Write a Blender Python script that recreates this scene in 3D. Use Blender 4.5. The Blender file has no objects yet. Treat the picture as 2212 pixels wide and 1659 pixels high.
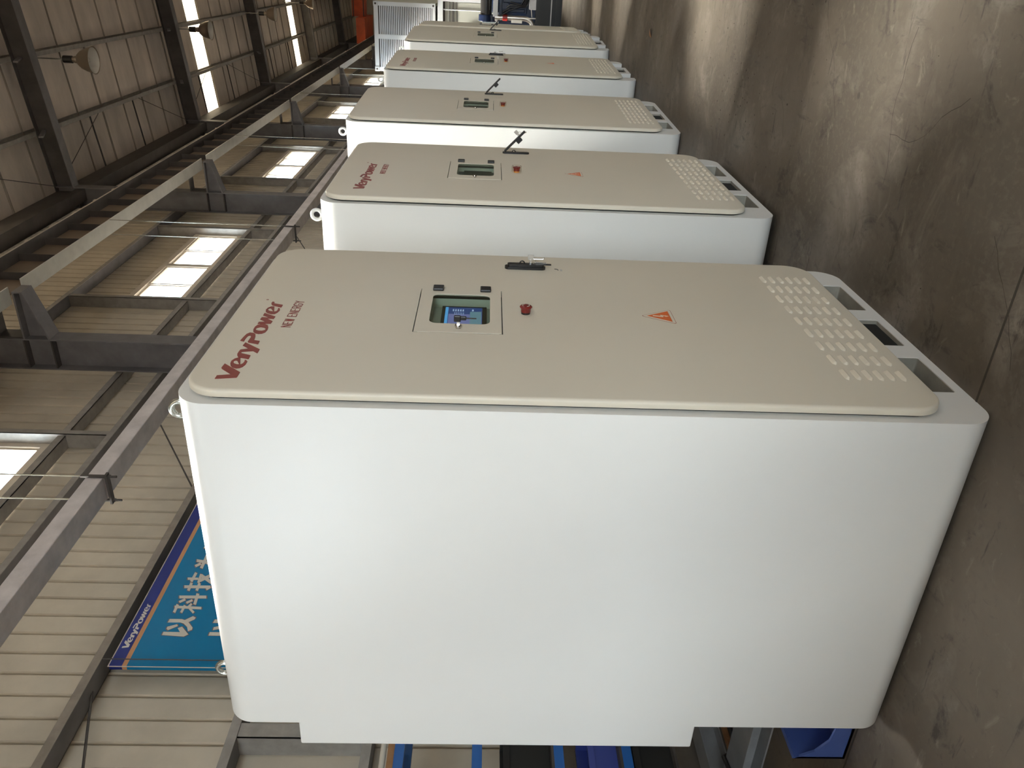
import bpy, bmesh, math, random
from mathutils import Vector, Matrix
from mathutils.geometry import tessellate_polygon
S = bpy.context.scene
COL = S.collection
PI = math.pi
R = math.radians

# ------------------------------------------------------------ camera (the phone was held on its side)
def view_axes(yaw, pitch, roll):
    a, b, c = R(yaw), R(pitch), R(roll)
    fw = Vector((math.cos(a) * math.cos(b), math.sin(a) * math.cos(b), math.sin(b)))
    rt = Vector((math.sin(a), -math.cos(a), 0))
    up = rt.cross(fw)
    return rt * math.cos(c) + up * math.sin(c), -rt * math.sin(c) + up * math.cos(c), fw
rt, up, fw = view_axes(27.7538, -2.3432, 1.6178)
cam = bpy.data.cameras.new('camera')
cam.sensor_width = 36
cam.lens = 1715.0 / 2212 * 36
cam.clip_end = 300
camo = bpy.data.objects.new('camera', cam)
COL.objects.link(camo)
X, Y, Z = -up, rt, -fw
camo.matrix_world = Matrix(((X.x, Y.x, Z.x, -1.873), (X.y, Y.y, Z.y, -1.0719), (X.z, Y.z, Z.z, 1.4596), (0, 0, 0, 1)))
S.camera = camo

# ------------------------------------------------------------ sky, exposure
w = bpy.data.worlds.new('sky')
S.world = w
w.use_nodes = True
nt = w.node_tree
nt.nodes.clear()
N = nt.nodes.new
out = N('ShaderNodeOutputWorld')
bg = N('ShaderNodeBackground')
tc = N('ShaderNodeTexCoord')
sep = N('ShaderNodeSeparateXYZ')
nt.links.new(tc.outputs['Generated'], sep.inputs[0])
ramp = N('ShaderNodeValToRGB')
ramp.color_ramp.elements[0].position = 0.47
ramp.color_ramp.elements[0].color = (0.20, 0.17, 0.14, 1)
ramp.color_ramp.elements[1].position = 0.53
ramp.color_ramp.elements[1].color = (0.80, 0.92, 1.0, 1)
mp = N('ShaderNodeMapRange')
mp.inputs['From Min'].default_value = -1
nt.links.new(sep.outputs['Z'], mp.inputs['Value'])
nt.links.new(mp.outputs[0], ramp.inputs[0])
dot = N('ShaderNodeVectorMath'); dot.operation = 'DOT_PRODUCT'
nt.links.new(tc.outputs['Generated'], dot.inputs[0])
dot.inputs[1].default_value = Vector((0.08, 0.53, 0.85)).normalized()
gl = N('ShaderNodeMapRange')
gl.inputs['From Min'].default_value = 0.84
gl.inputs['From Max'].default_value = 1.0
gl.inputs['To Min'].default_value = 12.5
gl.inputs['To Max'].default_value = 960.0
gl.interpolation_type = 'SMOOTHSTEP'
nt.links.new(dot.outputs['Value'], gl.inputs['Value'])
gf = N('ShaderNodeMapRange'); gf.inputs['From Min'].default_value = 0.80; gf.inputs['From Max'].default_value = 0.93
nt.links.new(dot.outputs['Value'], gf.inputs['Value'])
wm = N('ShaderNodeMix'); wm.data_type = 'RGBA'
nt.links.new(gf.outputs[0], wm.inputs[0]); nt.links.new(ramp.outputs[0], wm.inputs[6]); wm.inputs[7].default_value = (1.0, 0.94, 0.86, 1)
nt.links.new(wm.outputs[2], bg.inputs['Color'])
nt.links.new(gl.outputs[0], bg.inputs['Strength'])
nt.links.new(bg.outputs[0], out.inputs[0])
S.view_settings.view_transform = 'Standard'
S.view_settings.look = 'None'
S.view_settings.gamma = 1
S.view_settings.use_curve_mapping = False
S.view_settings.exposure = 0.18
S.cycles.use_denoising = True
S.cycles.max_bounces = 8
S.cycles.diffuse_bounces = 5
S.cycles.glossy_bounces = 3
S.cycles.sample_clamp_indirect = 6

def portal(loc, rot, sx, sy):
    l = bpy.data.lights.new('daylight_portal', 'AREA')
    l.shape = 'RECTANGLE'; l.size = sx; l.size_y = sy
    l.cycles.is_portal = True
    o = bpy.data.objects.new('daylight_portal', l)
    o.location = loc; o.rotation_euler = rot
    COL.objects.link(o)
    return o

# ------------------------------------------------------------ materials
def mat(name, col, rough=0.5, metal=0.0, noise=0.0, nscale=6.0, bump=0.0, bscale=40.0, spec=0.5, col2=None, emit=None, estr=1.0, coord='Object', stretch=None):
    m = bpy.data.materials.new(name)
    m.use_nodes = True
    t = m.node_tree
    b = t.nodes['Principled BSDF']
    b.inputs['Base Color'].default_value = (*col, 1)
    b.inputs['Roughness'].default_value = rough
    b.inputs['Metallic'].default_value = metal
    b.inputs['Specular IOR Level'].default_value = spec
    if emit:
        b.inputs['Emission Color'].default_value = (*emit, 1)
        b.inputs['Emission Strength'].default_value = estr
    if noise > 0 or bump > 0:
        c = t.nodes.new('ShaderNodeTexCoord')
        src = c.outputs[coord]
        if stretch:
            mm = t.nodes.new('ShaderNodeMapping'); mm.inputs['Scale'].default_value = stretch
            t.links.new(src, mm.inputs[0]); src = mm.outputs[0]
    if noise > 0:
        n = t.nodes.new('ShaderNodeTexNoise')
        n.inputs['Scale'].default_value = nscale
        n.inputs['Detail'].default_value = 6
        n.inputs['Roughness'].default_value = 0.6
        t.links.new(src, n.inputs['Vector'])
        r = t.nodes.new('ShaderNodeValToRGB')
        r.color_ramp.elements[0].position = 0.35
        r.color_ramp.elements[1].position = 0.65
        c2 = col2 or tuple(x * (1 - noise) for x in col)
        r.color_ramp.elements[0].color = (*c2, 1)
        r.color_ramp.elements[1].color = (*col, 1)
        t.links.new(n.outputs['Fac'], r.inputs[0])
        t.links.new(r.outputs[0], b.inputs['Base Color'])
    if bump > 0:
        n2 = t.nodes.new('ShaderNodeTexNoise')
        n2.inputs['Scale'].default_value = bscale
        n2.inputs['Detail'].default_value = 3
        t.links.new(src, n2.inputs['Vector'])
        bp = t.nodes.new('ShaderNodeBump')
        bp.inputs['Strength'].default_value = bump
        bp.inputs['Distance'].default_value = 0.004
        t.links.new(n2.outputs['Fac'], bp.inputs['Height'])
        t.links.new(bp.outputs[0], b.inputs['Normal'])
    return m

M = {}
M['body'] = mat('white_powder_coat', (0.80, 0.79, 0.757), 0.34, bump=0.05, bscale=300, noise=0.02, nscale=1.5)
M['door'] = mat('cream_powder_coat', (0.74, 0.68, 0.565), 0.42, bump=0.06, bscale=350, noise=0.02, nscale=2)
M['doorb'] = mat('cream_powder_coat_two', (0.70, 0.65, 0.53), 0.42, bump=0.06, bscale=350, noise=0.02, nscale=2)
M['pocket'] = mat('dull_pocket_steel', (0.36, 0.34, 0.29), 0.6, noise=0.25, nscale=12)
M['inside'] = mat('grey_green_interior', (0.36, 0.42, 0.36), 0.5)
M['black'] = mat('black_plastic', (0.012, 0.011, 0.011), 0.35)
M['blackr'] = mat('black_rubber_gap', (0.008, 0.008, 0.007), 0.8)
M['red'] = mat('logo_red', (0.26, 0.042, 0.034), 0.45)
M['redbtn'] = mat('button_red', (0.20, 0.016, 0.012), 0.35)
M['orangebtn'] = mat('amber_collar', (0.75, 0.33, 0.05), 0.4)
M['orange'] = mat('sticker_orange', (0.72, 0.15, 0.03), 0.5)
M['darkred'] = mat('sticker_outline', (0.32, 0.07, 0.03), 0.5)
M['sticker'] = mat('sticker_base', (0.80, 0.70, 0.56), 0.5)
M['zinc'] = mat('zinc_plate', (0.62, 0.64, 0.60), 0.22, metal=0.9)
M['zincw'] = mat('white_painted_ring', (0.80, 0.79, 0.75), 0.35)
M['chrome'] = mat('chrome', (0.62, 0.60, 0.57), 0.15, metal=1)
M['steel'] = mat('grey_steel_paint', (0.15, 0.143, 0.148), 0.5, noise=0.25, nscale=5, spec=0.4)
M['steeld'] = mat('dark_steel_paint', (0.065, 0.058, 0.054), 0.55, noise=0.3, nscale=4, spec=0.3)
M['girt'] = mat('galvanised_girt', (0.33, 0.31, 0.285), 0.5, noise=0.25, nscale=9, metal=0.1)
M['tube'] = mat('dusty_grey_tube', (0.70, 0.65, 0.65), 0.45, noise=0.25, nscale=6)
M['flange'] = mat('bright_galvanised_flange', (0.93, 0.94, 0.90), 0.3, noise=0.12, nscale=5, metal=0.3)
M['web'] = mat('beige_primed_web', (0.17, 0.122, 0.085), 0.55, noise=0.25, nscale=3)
M['siding'] = mat('beige_siding', (0.63, 0.565, 0.455), 0.5, noise=0.22, nscale=1.6, bump=0.1, bscale=30)
M['sidingr'] = mat('warm_bounce_siding', (0.55, 0.42, 0.29), 0.5, noise=0.2, nscale=1.6)  # unseen right wall, coloured brown to warm the light bounced onto the doors
M['foil'] = mat('roof_lining', (0.80, 0.715, 0.645), 0.55, noise=0.28, nscale=1.1, bump=0.2, bscale=12, stretch=(1.6, 0.5, 1))
M['seam'] = mat('roof_seam', (0.27, 0.235, 0.20), 0.6)
M['winframe'] = mat('cream_window_frame', (0.62, 0.55, 0.46), 0.4)
M['masonry'] = mat('dark_painted_masonry', (0.15, 0.13, 0.105), 0.8, noise=0.3, nscale=5, bump=0.3, bscale=20)
M['signblue'] = mat('sign_blue', (0.0, 0.155, 0.33), 0.45, spec=0.2)
M['signnavy'] = mat('sign_navy', (0.008, 0.018, 0.14), 0.45, spec=0.2)
M['signor'] = mat('sign_orange', (0.55, 0.27, 0.12), 0.3)
M['signwh'] = mat('sign_white', (0.70, 0.66, 0.58), 0.35)
M['signol'] = mat('sign_outline', (0.16, 0.09, 0.08), 0.4)
M['rackblue'] = mat('rack_blue', (0.01, 0.10, 0.36), 0.4)
M['crate'] = mat('crate_blue', (0.07, 0.12, 0.36), 0.4)
M['crated'] = mat('crate_indigo', (0.04, 0.06, 0.26), 0.4)
M['wood'] = mat('raw_wood', (0.42, 0.22, 0.10), 0.7, noise=0.3, nscale=8)
M['contw'] = mat('white_container_paint', (0.80, 0.80, 0.80), 0.4)
M['contc'] = mat('cream_container_paint', (0.66, 0.65, 0.56), 0.45)
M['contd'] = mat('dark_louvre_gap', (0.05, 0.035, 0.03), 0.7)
M['orangesteel'] = mat('orange_crane_paint', (0.62, 0.09, 0.02), 0.5, noise=0.4, nscale=2)
M['engblue'] = mat('engine_blue', (0.003, 0.012, 0.045), 0.3, noise=0.4, nscale=8)
M['radblack'] = mat('black_frame', (0.010, 0.009, 0.008), 0.5)
M['pipe'] = mat('stainless_pipe', (0.65, 0.60, 0.54), 0.3, metal=0.9)
M['greybox'] = mat('grey_box', (0.40, 0.40, 0.40), 0.5)
M['aluminium'] = mat('spun_aluminium', (0.40, 0.33, 0.26), 0.42, metal=0.85)
M['reflector'] = mat('lamp_inner_white', (0.82, 0.80, 0.76), 0.35)
M['bulb'] = mat('lamp_bulb', (0.9, 0.88, 0.82), 0.15)
M['beamgrey'] = mat('stock_steel_grey', (0.34, 0.345, 0.35), 0.45, noise=0.2, nscale=6)
M['lining'] = mat('lens_plastic', (0.85, 0.85, 0.85), 0.3)
for k, c in {'scr_bg': (0.03, 0.06, 0.22), 'scr_mid': (0.16, 0.17, 0.42), 'scr_bar': (0.10, 0.38, 0.85), 'scr_lite': (0.40, 0.50, 0.80), 'scr_teal': (0.13, 0.24, 0.33)}.items():
    M[k] = mat(k, (0.01, 0.01, 0.012), 0.3, emit=c, estr=0.9)

# thin clear panes: light goes straight through, a little is reflected
def pane_mat(name, tint, refl):
    m = bpy.data.materials.new(name); m.use_nodes = True
    t = m.node_tree; t.nodes.clear()
    o = t.nodes.new('ShaderNodeOutputMaterial'); mx = t.nodes.new('ShaderNodeMixShader')
    tr = t.nodes.new('ShaderNodeBsdfTransparent'); g = t.nodes.new('ShaderNodeBsdfGlossy')
    tr.inputs[0].default_value = (*tint, 1); g.inputs['Roughness'].default_value = 0.05
    f = t.nodes.new('ShaderNodeLayerWeight'); f.inputs[0].default_value = 0.5
    pw = t.nodes.new('ShaderNodeMath'); pw.operation = 'POWER'; pw.inputs[1].default_value = 4.0
    mm = t.nodes.new('ShaderNodeMath'); mm.operation = 'MULTIPLY_ADD'; mm.inputs[1].default_value = refl * .6; mm.inputs[2].default_value = 0.04
    t.links.new(f.outputs['Facing'], pw.inputs[0]); t.links.new(pw.outputs[0], mm.inputs[0]); t.links.new(mm.outputs[0], mx.inputs[0])
    t.links.new(tr.outputs[0], mx.inputs[1]); t.links.new(g.outputs[0], mx.inputs[2]); t.links.new(mx.outputs[0], o.inputs[0])
    return m
M['glass'] = pane_mat('window_glass', (0.95, 0.97, 0.97), 1.0)
M['hatchglass'] = pane_mat('hatch_glass', (0.86, 0.92, 0.86), 0.8)
M['clearplastic'] = pane_mat('clear_plastic', (0.93, 0.9, 0.86), 1.5)
def skylight_mat():
    m = bpy.data.materials.new('translucent_roof_strip'); m.use_nodes = True
    t = m.node_tree; t.nodes.clear()
    o = t.nodes.new('ShaderNodeOutputMaterial'); mx = t.nodes.new('ShaderNodeMixShader')
    tr = t.nodes.new('ShaderNodeBsdfTransparent'); tl = t.nodes.new('ShaderNodeBsdfTranslucent')
    tr.inputs[0].default_value = (0.22, 0.19, 0.14, 1); tl.inputs[0].default_value = (0.032, 0.0275, 0.020, 1)
    mx.inputs[0].default_value = 0.97
    t.links.new(tr.outputs[0], mx.inputs[1]); t.links.new(tl.outputs[0], mx.inputs[2]); t.links.new(mx.outputs[0], o.inputs[0])
    return m
M['skylight'] = skylight_mat()

def floor_mat():
    m = bpy.data.materials.new('stained_concrete'); m.use_nodes = True
    t = m.node_tree; b = t.nodes['Principled BSDF']; n = t.nodes.new; l = t.links.new
    c = n('ShaderNodeTexCoord')
    def noise(scale, detail, rough, lo, hi, st=None, dist=0.0):
        src = c.outputs['Object']
        if st:
            mm = n('ShaderNodeMapping'); mm.inputs['Scale'].default_value = st[0]; mm.inputs['Rotation'].default_value = (0, 0, st[1]); l(src, mm.inputs[0]); src = mm.outputs[0]
        x = n('ShaderNodeTexNoise'); x.inputs['Scale'].default_value = scale; x.inputs['Detail'].default_value = detail; x.inputs['Roughness'].default_value = rough
        x.inputs['Distortion'].default_value = dist
        l(src, x.inputs['Vector'])
        r = n('ShaderNodeMapRange'); r.inputs['From Min'].default_value = lo; r.inputs['From Max'].default_value = hi
        l(x.outputs['Fac'], r.inputs['Value']); return r.outputs[0]
    def mix(a, bb, fac, mode='MIX'):
        x = n('ShaderNodeMix'); x.data_type = 'RGBA'; x.blend_type = mode
        for i, v in ((6, a), (7, bb)):
            if isinstance(v, tuple): x.inputs[i].default_value = (*v, 1)
            else: l(v, x.inputs[i])
        if isinstance(fac, float): x.inputs[0].default_value = fac
        else: l(fac, x.inputs[0])
        return x.outputs[2]
    base = mix((0.135, 0.111, 0.085), (0.088, 0.072, 0.055), noise(0.9, 8, 0.6, 0.40, 0.60))
    base = mix(base, (0.175, 0.152, 0.125), noise(2.3, 6, 0.65, 0.53, 0.66, dist=0.6))
    base = mix(base, (0.048, 0.04, 0.032), noise(3.2, 7, 0.7, 0.58, 0.68, dist=1.2))
    base = mix(base, (0.07, 0.058, 0.046), noise(6.0, 5, 0.65, 0.61, 0.69, ((0.5, 2.4, 1), 0.5)))
    base = mix(base, (0.055, 0.046, 0.036), noise(7.0, 5, 0.6, 0.62, 0.68, ((2.6, 0.4, 1), 0.35)))
    base = mix(base, (0.12, 0.10, 0.077), noise(40, 3, 0.6, 0.5, 0.7))
    base = mix(base, (0.06, 0.05, 0.04), noise(13, 8, 0.7, 0.60, 0.72, dist=0.8))
    base = mix(base, (0.22, 0.195, 0.16), noise(9, 7, 0.7, 0.60, 0.74, ((1, .6, 1), 1.1), 1.0))
    v = n('ShaderNodeTexVoronoi'); v.inputs['Scale'].default_value = 3.1; l(c.outputs['Object'], v.inputs['Vector'])
    sp = n('ShaderNodeMapRange'); sp.inputs['From Min'].default_value = 0.05; sp.inputs['From Max'].default_value = 0.03; l(v.outputs['Distance'], sp.inputs['Value'])
    base = mix(base, (0.048, 0.04, 0.032), sp.outputs[0])
    l(base, b.inputs['Base Color'])
    r = noise(1.7, 5, 0.6, 0.3, 0.7)
    mr = n('ShaderNodeMapRange'); mr.inputs['To Min'].default_value = 0.48; mr.inputs['To Max'].default_value = 0.72; l(r, mr.inputs['Value']); l(mr.outputs[0], b.inputs['Roughness'])
    bp = n('ShaderNodeBump'); bp.inputs['Strength'].default_value = 0.15; bp.inputs['Distance'].default_value = 0.004
    x = n('ShaderNodeTexNoise'); x.inputs['Scale'].default_value = 25; x.inputs['Detail'].default_value = 5; l(c.outputs['Object'], x.inputs['Vector']); l(x.outputs['Fac'], bp.inputs['Height']); l(bp.outputs[0], b.inputs['Normal'])
    return m
M['floor'] = floor_mat()
M['joint'] = mat('floor_joint_dirt', (0.045, 0.038, 0.03), 0.9)

# ------------------------------------------------------------ mesh builder
class MB:
    def __init__(s): s.v = []; s.f = []
    def add(s, vs, fs):
        o = len(s.v); s.v += [tuple(p) for p in vs]; s.f += [tuple(i + o for i in f) for f in fs]; return s
    def box(s, x0, x1, y0, y1, z0, z1):
        return s.add([(x0, y0, z0), (x1, y0, z0), (x1, y1, z0), (x0, y1, z0), (x0, y0, z1), (x1, y0, z1), (x1, y1, z1), (x0, y1, z1)],
                     [(0, 3, 2, 1), (4, 5, 6, 7), (0, 1, 5, 4), (1, 2, 6, 5), (2, 3, 7, 6), (3, 0, 4, 7)])
    def obox(s, c, ax, ay, az):  # oriented box, half vectors
        c, ax, ay, az = map(Vector, (c, ax, ay, az))
        vs = [c - ax - ay - az, c + ax - ay - az, c + ax + ay - az, c - ax + ay - az, c - ax - ay + az, c + ax - ay + az, c + ax + ay + az, c - ax + ay + az]
        return s.add(vs, [(0, 3, 2, 1), (4, 5, 6, 7), (0, 1, 5, 4), (1, 2, 6, 5), (2, 3, 7, 6), (3, 0, 4, 7)])
    def tube(s, pts, r, n=12, cap=True):
        pts = [Vector(p) for p in pts]; rs = r if isinstance(r, (list, tuple)) else [r] * len(pts)
        rings = []; u = None
        for i, p in enumerate(pts):
            d = (pts[min(i + 1, len(pts) - 1)] - pts[max(i - 1, 0)]).normalized()
            if u is None:
                u = d.orthogonal().normalized()
            else:
                u = (u - d * u.dot(d)).normalized()
            vv = d.cross(u)
            rings.append([p + (u * math.cos(2 * PI * k / n) + vv * math.sin(2 * PI * k / n)) * rs[i] for k in range(n)])
        o = [q for rr in rings for q in rr]; fs = []
        for i in range(len(pts) - 1):
            for k in range(n):
                fs.append((i * n + k, i * n + (k + 1) % n, (i + 1) * n + (k + 1) % n, (i + 1) * n + k))
        if cap:
            fs.append(tuple(range(n - 1, -1, -1))); fs.append(tuple((len(pts) - 1) * n + k for k in range(n)))
        return s.add(o, fs)
    def torus(s, c, axis, R0, r, n=32, m=12, arc=(0, 2 * PI)):
        c = Vector(c); axis = Vector(axis).normalized(); u = axis.orthogonal().normalized(); v = axis.cross(u)
        if abs(axis.y) > .9: u = Vector((1, 0, 0)); v = Vector((0, 0, 1))
        if abs(axis.x) > .9: u = Vector((0, 1, 0)); v = Vector((0, 0, 1))
        full = abs(arc[1] - arc[0] - 2 * PI) < 1e-6; st = n if full else n + 1
        vs = []; fs = []
        for i in range(st):
            a = arc[0] + (arc[1] - arc[0]) * i / n; d = u * math.cos(a) + v * math.sin(a)
            for k in range(m):
                b = 2 * PI * k / m; vs.append(c + d * (R0 + r * math.cos(b)) + axis * r * math.sin(b))
        for i in range(n):
            for k in range(m):
                j = (i + 1) % st; fs.append((i * m + k, i * m + (k + 1) % m, j * m + (k + 1) % m, j * m + k))
        return s.add(vs, fs)
    def lathe(s, prof, c, axis='z', n=32):
        vs = []; fs = []
        for r, h in prof:
            for k in range(n):
                a = 2 * PI * k / n; x, y = r * math.cos(a), r * math.sin(a)
                p = (x, y, h) if axis == 'z' else (x, h, y) if axis == 'y' else (h, x, y)
                vs.append((c[0] + p[0], c[1] + p[1], c[2] + p[2]))
        for i in range(len(prof) - 1):
            for k in range(n):
                fs.append((i * n + k, i * n + (k + 1) % n, (i + 1) * n + (k + 1) % n, (i + 1) * n + k))
        return s.add(vs, fs)
    def plate(s, outer, holes, y0, y1, close_back=True, hole_walls=True, outer_walls=True):
        """flat plate in the XZ plane with holes, front at y0 and back at y1"""
        loops = [outer] + list(holes)
        flat = [q for L in loops for q in L]
        tris = tessellate_polygon([[Vector((q[0], q[1], 0)) for q in L] for L in loops])
        n = len(flat); vs = [(q[0], y0, q[1]) for q in flat] + [(q[0], y1, q[1]) for q in flat]
        fs = [tuple(t) for t in tris]
        if close_back: fs += [tuple(i + n for i in reversed(t)) for t in tris]
        o = 0
        for li, L in enumerate(loops):
            k = len(L)
            if (li == 0 and outer_walls) or (li > 0 and hole_walls):
                for i in range(k):
                    a, b = o + i, o + (i + 1) % k; fs.append((a, b, b + n, a + n))
            o += k
        return s.add(vs, fs)
    def prism(s, prof, x0, x1):
        """closed profile of (y, z) pairs swept along X"""
        k = len(prof); vs = [(x0, p[0], p[1]) for p in prof] + [(x1, p[0], p[1]) for p in prof]
        fs = [(i, (i + 1) % k, (i + 1) % k + k, i + k) for i in range(k)]
        tr = tessellate_polygon([[Vector((p[0], p[1], 0)) for p in prof]])
        fs += [tuple(t) for t in tr] + [tuple(i + k for i in reversed(t)) for t in tr]
        return s.add(vs, fs)
    def build(s, name, m, parent=None, smooth=None, bevel=0.0, bseg=2):
        me = bpy.data.meshes.new(name)
        me.from_pydata(s.v, [], s.f)
        bm = bmesh.new(); bm.from_mesh(me)
        bmesh.ops.remove_doubles(bm, verts=bm.verts, dist=1e-5)
        bmesh.ops.recalc_face_normals(bm, faces=bm.faces)
        bm.to_mesh(me); bm.free()
        me.materials.append(M[m] if isinstance(m, str) else m)
        o = bpy.data.objects.new(name, me); COL.objects.link(o)
        if parent: o.parent = parent
        if smooth is not None:
            me.shade_smooth(); me.set_sharp_from_angle(angle=R(smooth))
        if bevel > 0:
            b = o.modifiers.new('edge', 'BEVEL'); b.width = bevel; b.segments = bseg; b.limit_method = 'ANGLE'; b.angle_limit = R(40); b.harden_normals = False
        return o

def rrect(x0, x1, z0, z1, r, n=10):
    rs = r if isinstance(r, (list, tuple)) else [r] * 4
    pts = []
    for (cx, cz, a0, rr) in ((x0 + rs[0], z0 + rs[0], PI, rs[0]), (x1 - rs[1], z0 + rs[1], 1.5 * PI, rs[1]), (x1 - rs[2], z1 - rs[2], 0, rs[2]), (x0 + rs[3], z1 - rs[3], 0.5 * PI, rs[3])):
        if rr <= 1e-6: pts.append((cx, cz)); continue
        for i in range(n + 1):
            a = a0 + 0.5 * PI * i / n; pts.append((cx + rr * math.cos(a), cz + rr * math.sin(a)))
    return pts

def thing(name, label, cat, loc=(0, 0, 0), rz=0, group=None):
    o = bpy.data.objects.new(name, None); COL.objects.link(o); o.empty_display_size = 0.1
    o.location = loc; o.rotation_euler = (0, 0, rz); o['label'] = label; o['category'] = cat
    if group: o['group'] = group
    return o
def tag(o, label, cat, group=None):
    o['label'] = label; o['category'] = cat
    if group: o['group'] = group
    return o
def struct(o): o['kind'] = 'structure'; return o
def relabel(root, label): root['label'] = label; return root
def copy_tree(o, parent=None):
    c = o.copy(); COL.objects.link(c); c.parent = parent
    for ch in [k for k in COL.objects if k.parent == o]: copy_tree(ch, c)
    return c

LOGO=[[[[0.0,0.058],[0.02,0.058],[0.028,0.022],[0.061,0.057],[0.068,0.06],[0.094,0.058],[0.043,0.001],[0.014,0.001],[0.01,0.002]]],[[[0.133,0.025],[0.134,0.033],[0.127,0.04],[0.112,0.045],[0.095,0.043],[0.081,0.038],[0.071,0.03],[0.066,0.019],[0.068,0.01],[0.076,0.003],[0.091,-0.001],[0.111,-0.001],[0.118,0.003],[0.121,0.009],[0.11,0.007],[0.099,0.008],[0.093,0.011],[0.091,0.014]],[[0.104,0.037],[0.113,0.037],[0.116,0.034],[0.115,0.029],[0.092,0.017],[0.091,0.023],[0.096,0.032]]],[[[0.137,0.032],[0.148,0.038],[0.159,0.041],[0.175,0.041],[0.188,0.04],[0.197,0.019],[0.217,0.041],[0.239,0.039],[0.194,-0.015],[0.167,-0.015],[0.181,0.001],[0.174,0.031],[0.17,0.033],[0.164,0.03],[0.152,0.001],[0.127,0.0]]],[[[0.251,0.058],[0.281,0.055],[0.3,0.052],[0.311,0.045],[0.309,0.033],[0.3,0.025],[0.284,0.021],[0.257,0.018],[0.252,0.0],[0.229,-0.001],[0.239,0.031],[0.246,0.034],[0.277,0.033],[0.285,0.035],[0.29,0.039],[0.286,0.044],[0.27,0.046],[0.245,0.046]]],[[[0.356,0.041],[0.371,0.037],[0.378,0.029],[0.379,0.015],[0.371,0.005],[0.354,-0.001],[0.335,-0.003],[0.317,-0.001],[0.306,0.007],[0.303,0.017],[0.308,0.029],[0.32,0.037],[0.338,0.041]],[[0.34,0.035],[0.349,0.032],[0.355,0.023],[0.352,0.012],[0.343,0.004],[0.333,0.005],[0.327,0.012],[0.327,0.022],[0.332,0.031]]],[[[0.468,0.039],[0.442,-0.002],[0.423,-0.001],[0.424,0.021],[0.404,-0.002],[0.384,-0.001],[0.38,0.039],[0.395,0.039],[0.398,0.019],[0.415,0.04],[0.433,0.039],[0.432,0.014],[0.448,0.039]]],[[[0.526,0.021],[0.525,0.031],[0.514,0.039],[0.496,0.042],[0.479,0.038],[0.468,0.029],[0.461,0.016],[0.463,0.005],[0.476,-0.001],[0.494,-0.004],[0.51,-0.001],[0.514,0.006],[0.502,0.004],[0.489,0.004],[0.484,0.008],[0.483,0.012]],[[0.501,0.036],[0.509,0.034],[0.51,0.029],[0.484,0.015],[0.485,0.024],[0.491,0.032]]],[[[0.544,0.035],[0.554,0.038],[0.568,0.037],[0.565,0.03],[0.553,0.028],[0.542,-0.003],[0.519,-0.003],[0.535,0.03]]]]
SIGN=[[[2.057,3.514],[2.085,3.514],[2.084,3.406],[2.119,3.433],[2.133,3.409],[2.066,3.346],[2.046,3.369]],[[2.114,3.505],[2.131,3.505],[2.155,3.449],[2.138,3.439],[2.101,3.491]],[[2.17,3.517],[2.202,3.514],[2.202,3.433],[2.194,3.411],[2.231,3.369],[2.219,3.347],[2.202,3.349],[2.176,3.382],[2.127,3.338],[2.108,3.336],[2.094,3.358],[2.133,3.376],[2.163,3.409],[2.172,3.434]],[[2.058,3.211],[2.088,3.211],[2.088,3.102],[2.058,3.093]],[[2.107,3.197],[2.133,3.199],[2.158,3.123],[2.131,3.115]],[[2.174,3.216],[2.204,3.212],[2.202,3.135],[2.17,3.126]],[[2.278,3.214],[2.338,3.218],[2.339,3.204],[2.279,3.18]],[[2.26,3.498],[2.335,3.499],[2.345,3.518],[2.27,3.517]],[[2.305,3.518],[2.297,3.334],[2.321,3.341],[2.329,3.526]],[[2.259,3.451],[2.328,3.448],[2.338,3.466],[2.269,3.468]],[[2.298,3.419],[2.257,3.378],[2.272,3.372],[2.313,3.414]],[[2.31,3.422],[2.343,3.41],[2.357,3.424],[2.324,3.436]],[[2.355,3.5],[2.383,3.468],[2.402,3.481],[2.374,3.513]],[[2.348,3.449],[2.376,3.417],[2.395,3.429],[2.367,3.461]],[[2.339,3.384],[2.446,3.395],[2.454,3.417],[2.346,3.405]],[[2.4,3.518],[2.404,3.333],[2.432,3.342],[2.428,3.528]],[[2.504,3.519],[2.506,3.336],[2.534,3.344],[2.532,3.528]],[[2.528,3.346],[2.502,3.367],[2.486,3.356],[2.512,3.334]],[[2.475,3.473],[2.555,3.476],[2.565,3.496],[2.484,3.493]],[[2.477,3.415],[2.552,3.419],[2.562,3.438],[2.486,3.435]],[[2.591,3.524],[2.591,3.449],[2.614,3.456],[2.614,3.532]],[[2.567,3.483],[2.66,3.478],[2.673,3.498],[2.579,3.503]],[[2.557,3.43],[2.648,3.438],[2.656,3.456],[2.565,3.448]],[[2.627,3.448],[2.55,3.347],[2.577,3.342],[2.655,3.444]],[[2.569,3.428],[2.647,3.343],[2.676,3.361],[2.597,3.446]],[[2.727,3.51],[2.756,3.48],[2.779,3.494],[2.75,3.525]],[[2.784,3.524],[2.772,3.462],[2.802,3.469],[2.814,3.531]],[[2.773,3.465],[2.738,3.389],[2.765,3.391],[2.801,3.466]],[[2.711,3.456],[2.861,3.457],[2.874,3.481],[2.723,3.479]],[[2.852,3.475],[2.841,3.422],[2.867,3.427],[2.878,3.48]],[[2.79,3.421],[2.805,3.395],[2.829,3.407],[2.814,3.433]],[[2.935,3.504],[2.997,3.502],[3.009,3.52],[2.946,3.522]],[[3.032,3.524],[3.054,3.496],[3.074,3.507],[3.053,3.536]],[[2.937,3.463],[2.986,3.465],[2.993,3.479],[2.943,3.477]]]

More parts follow.
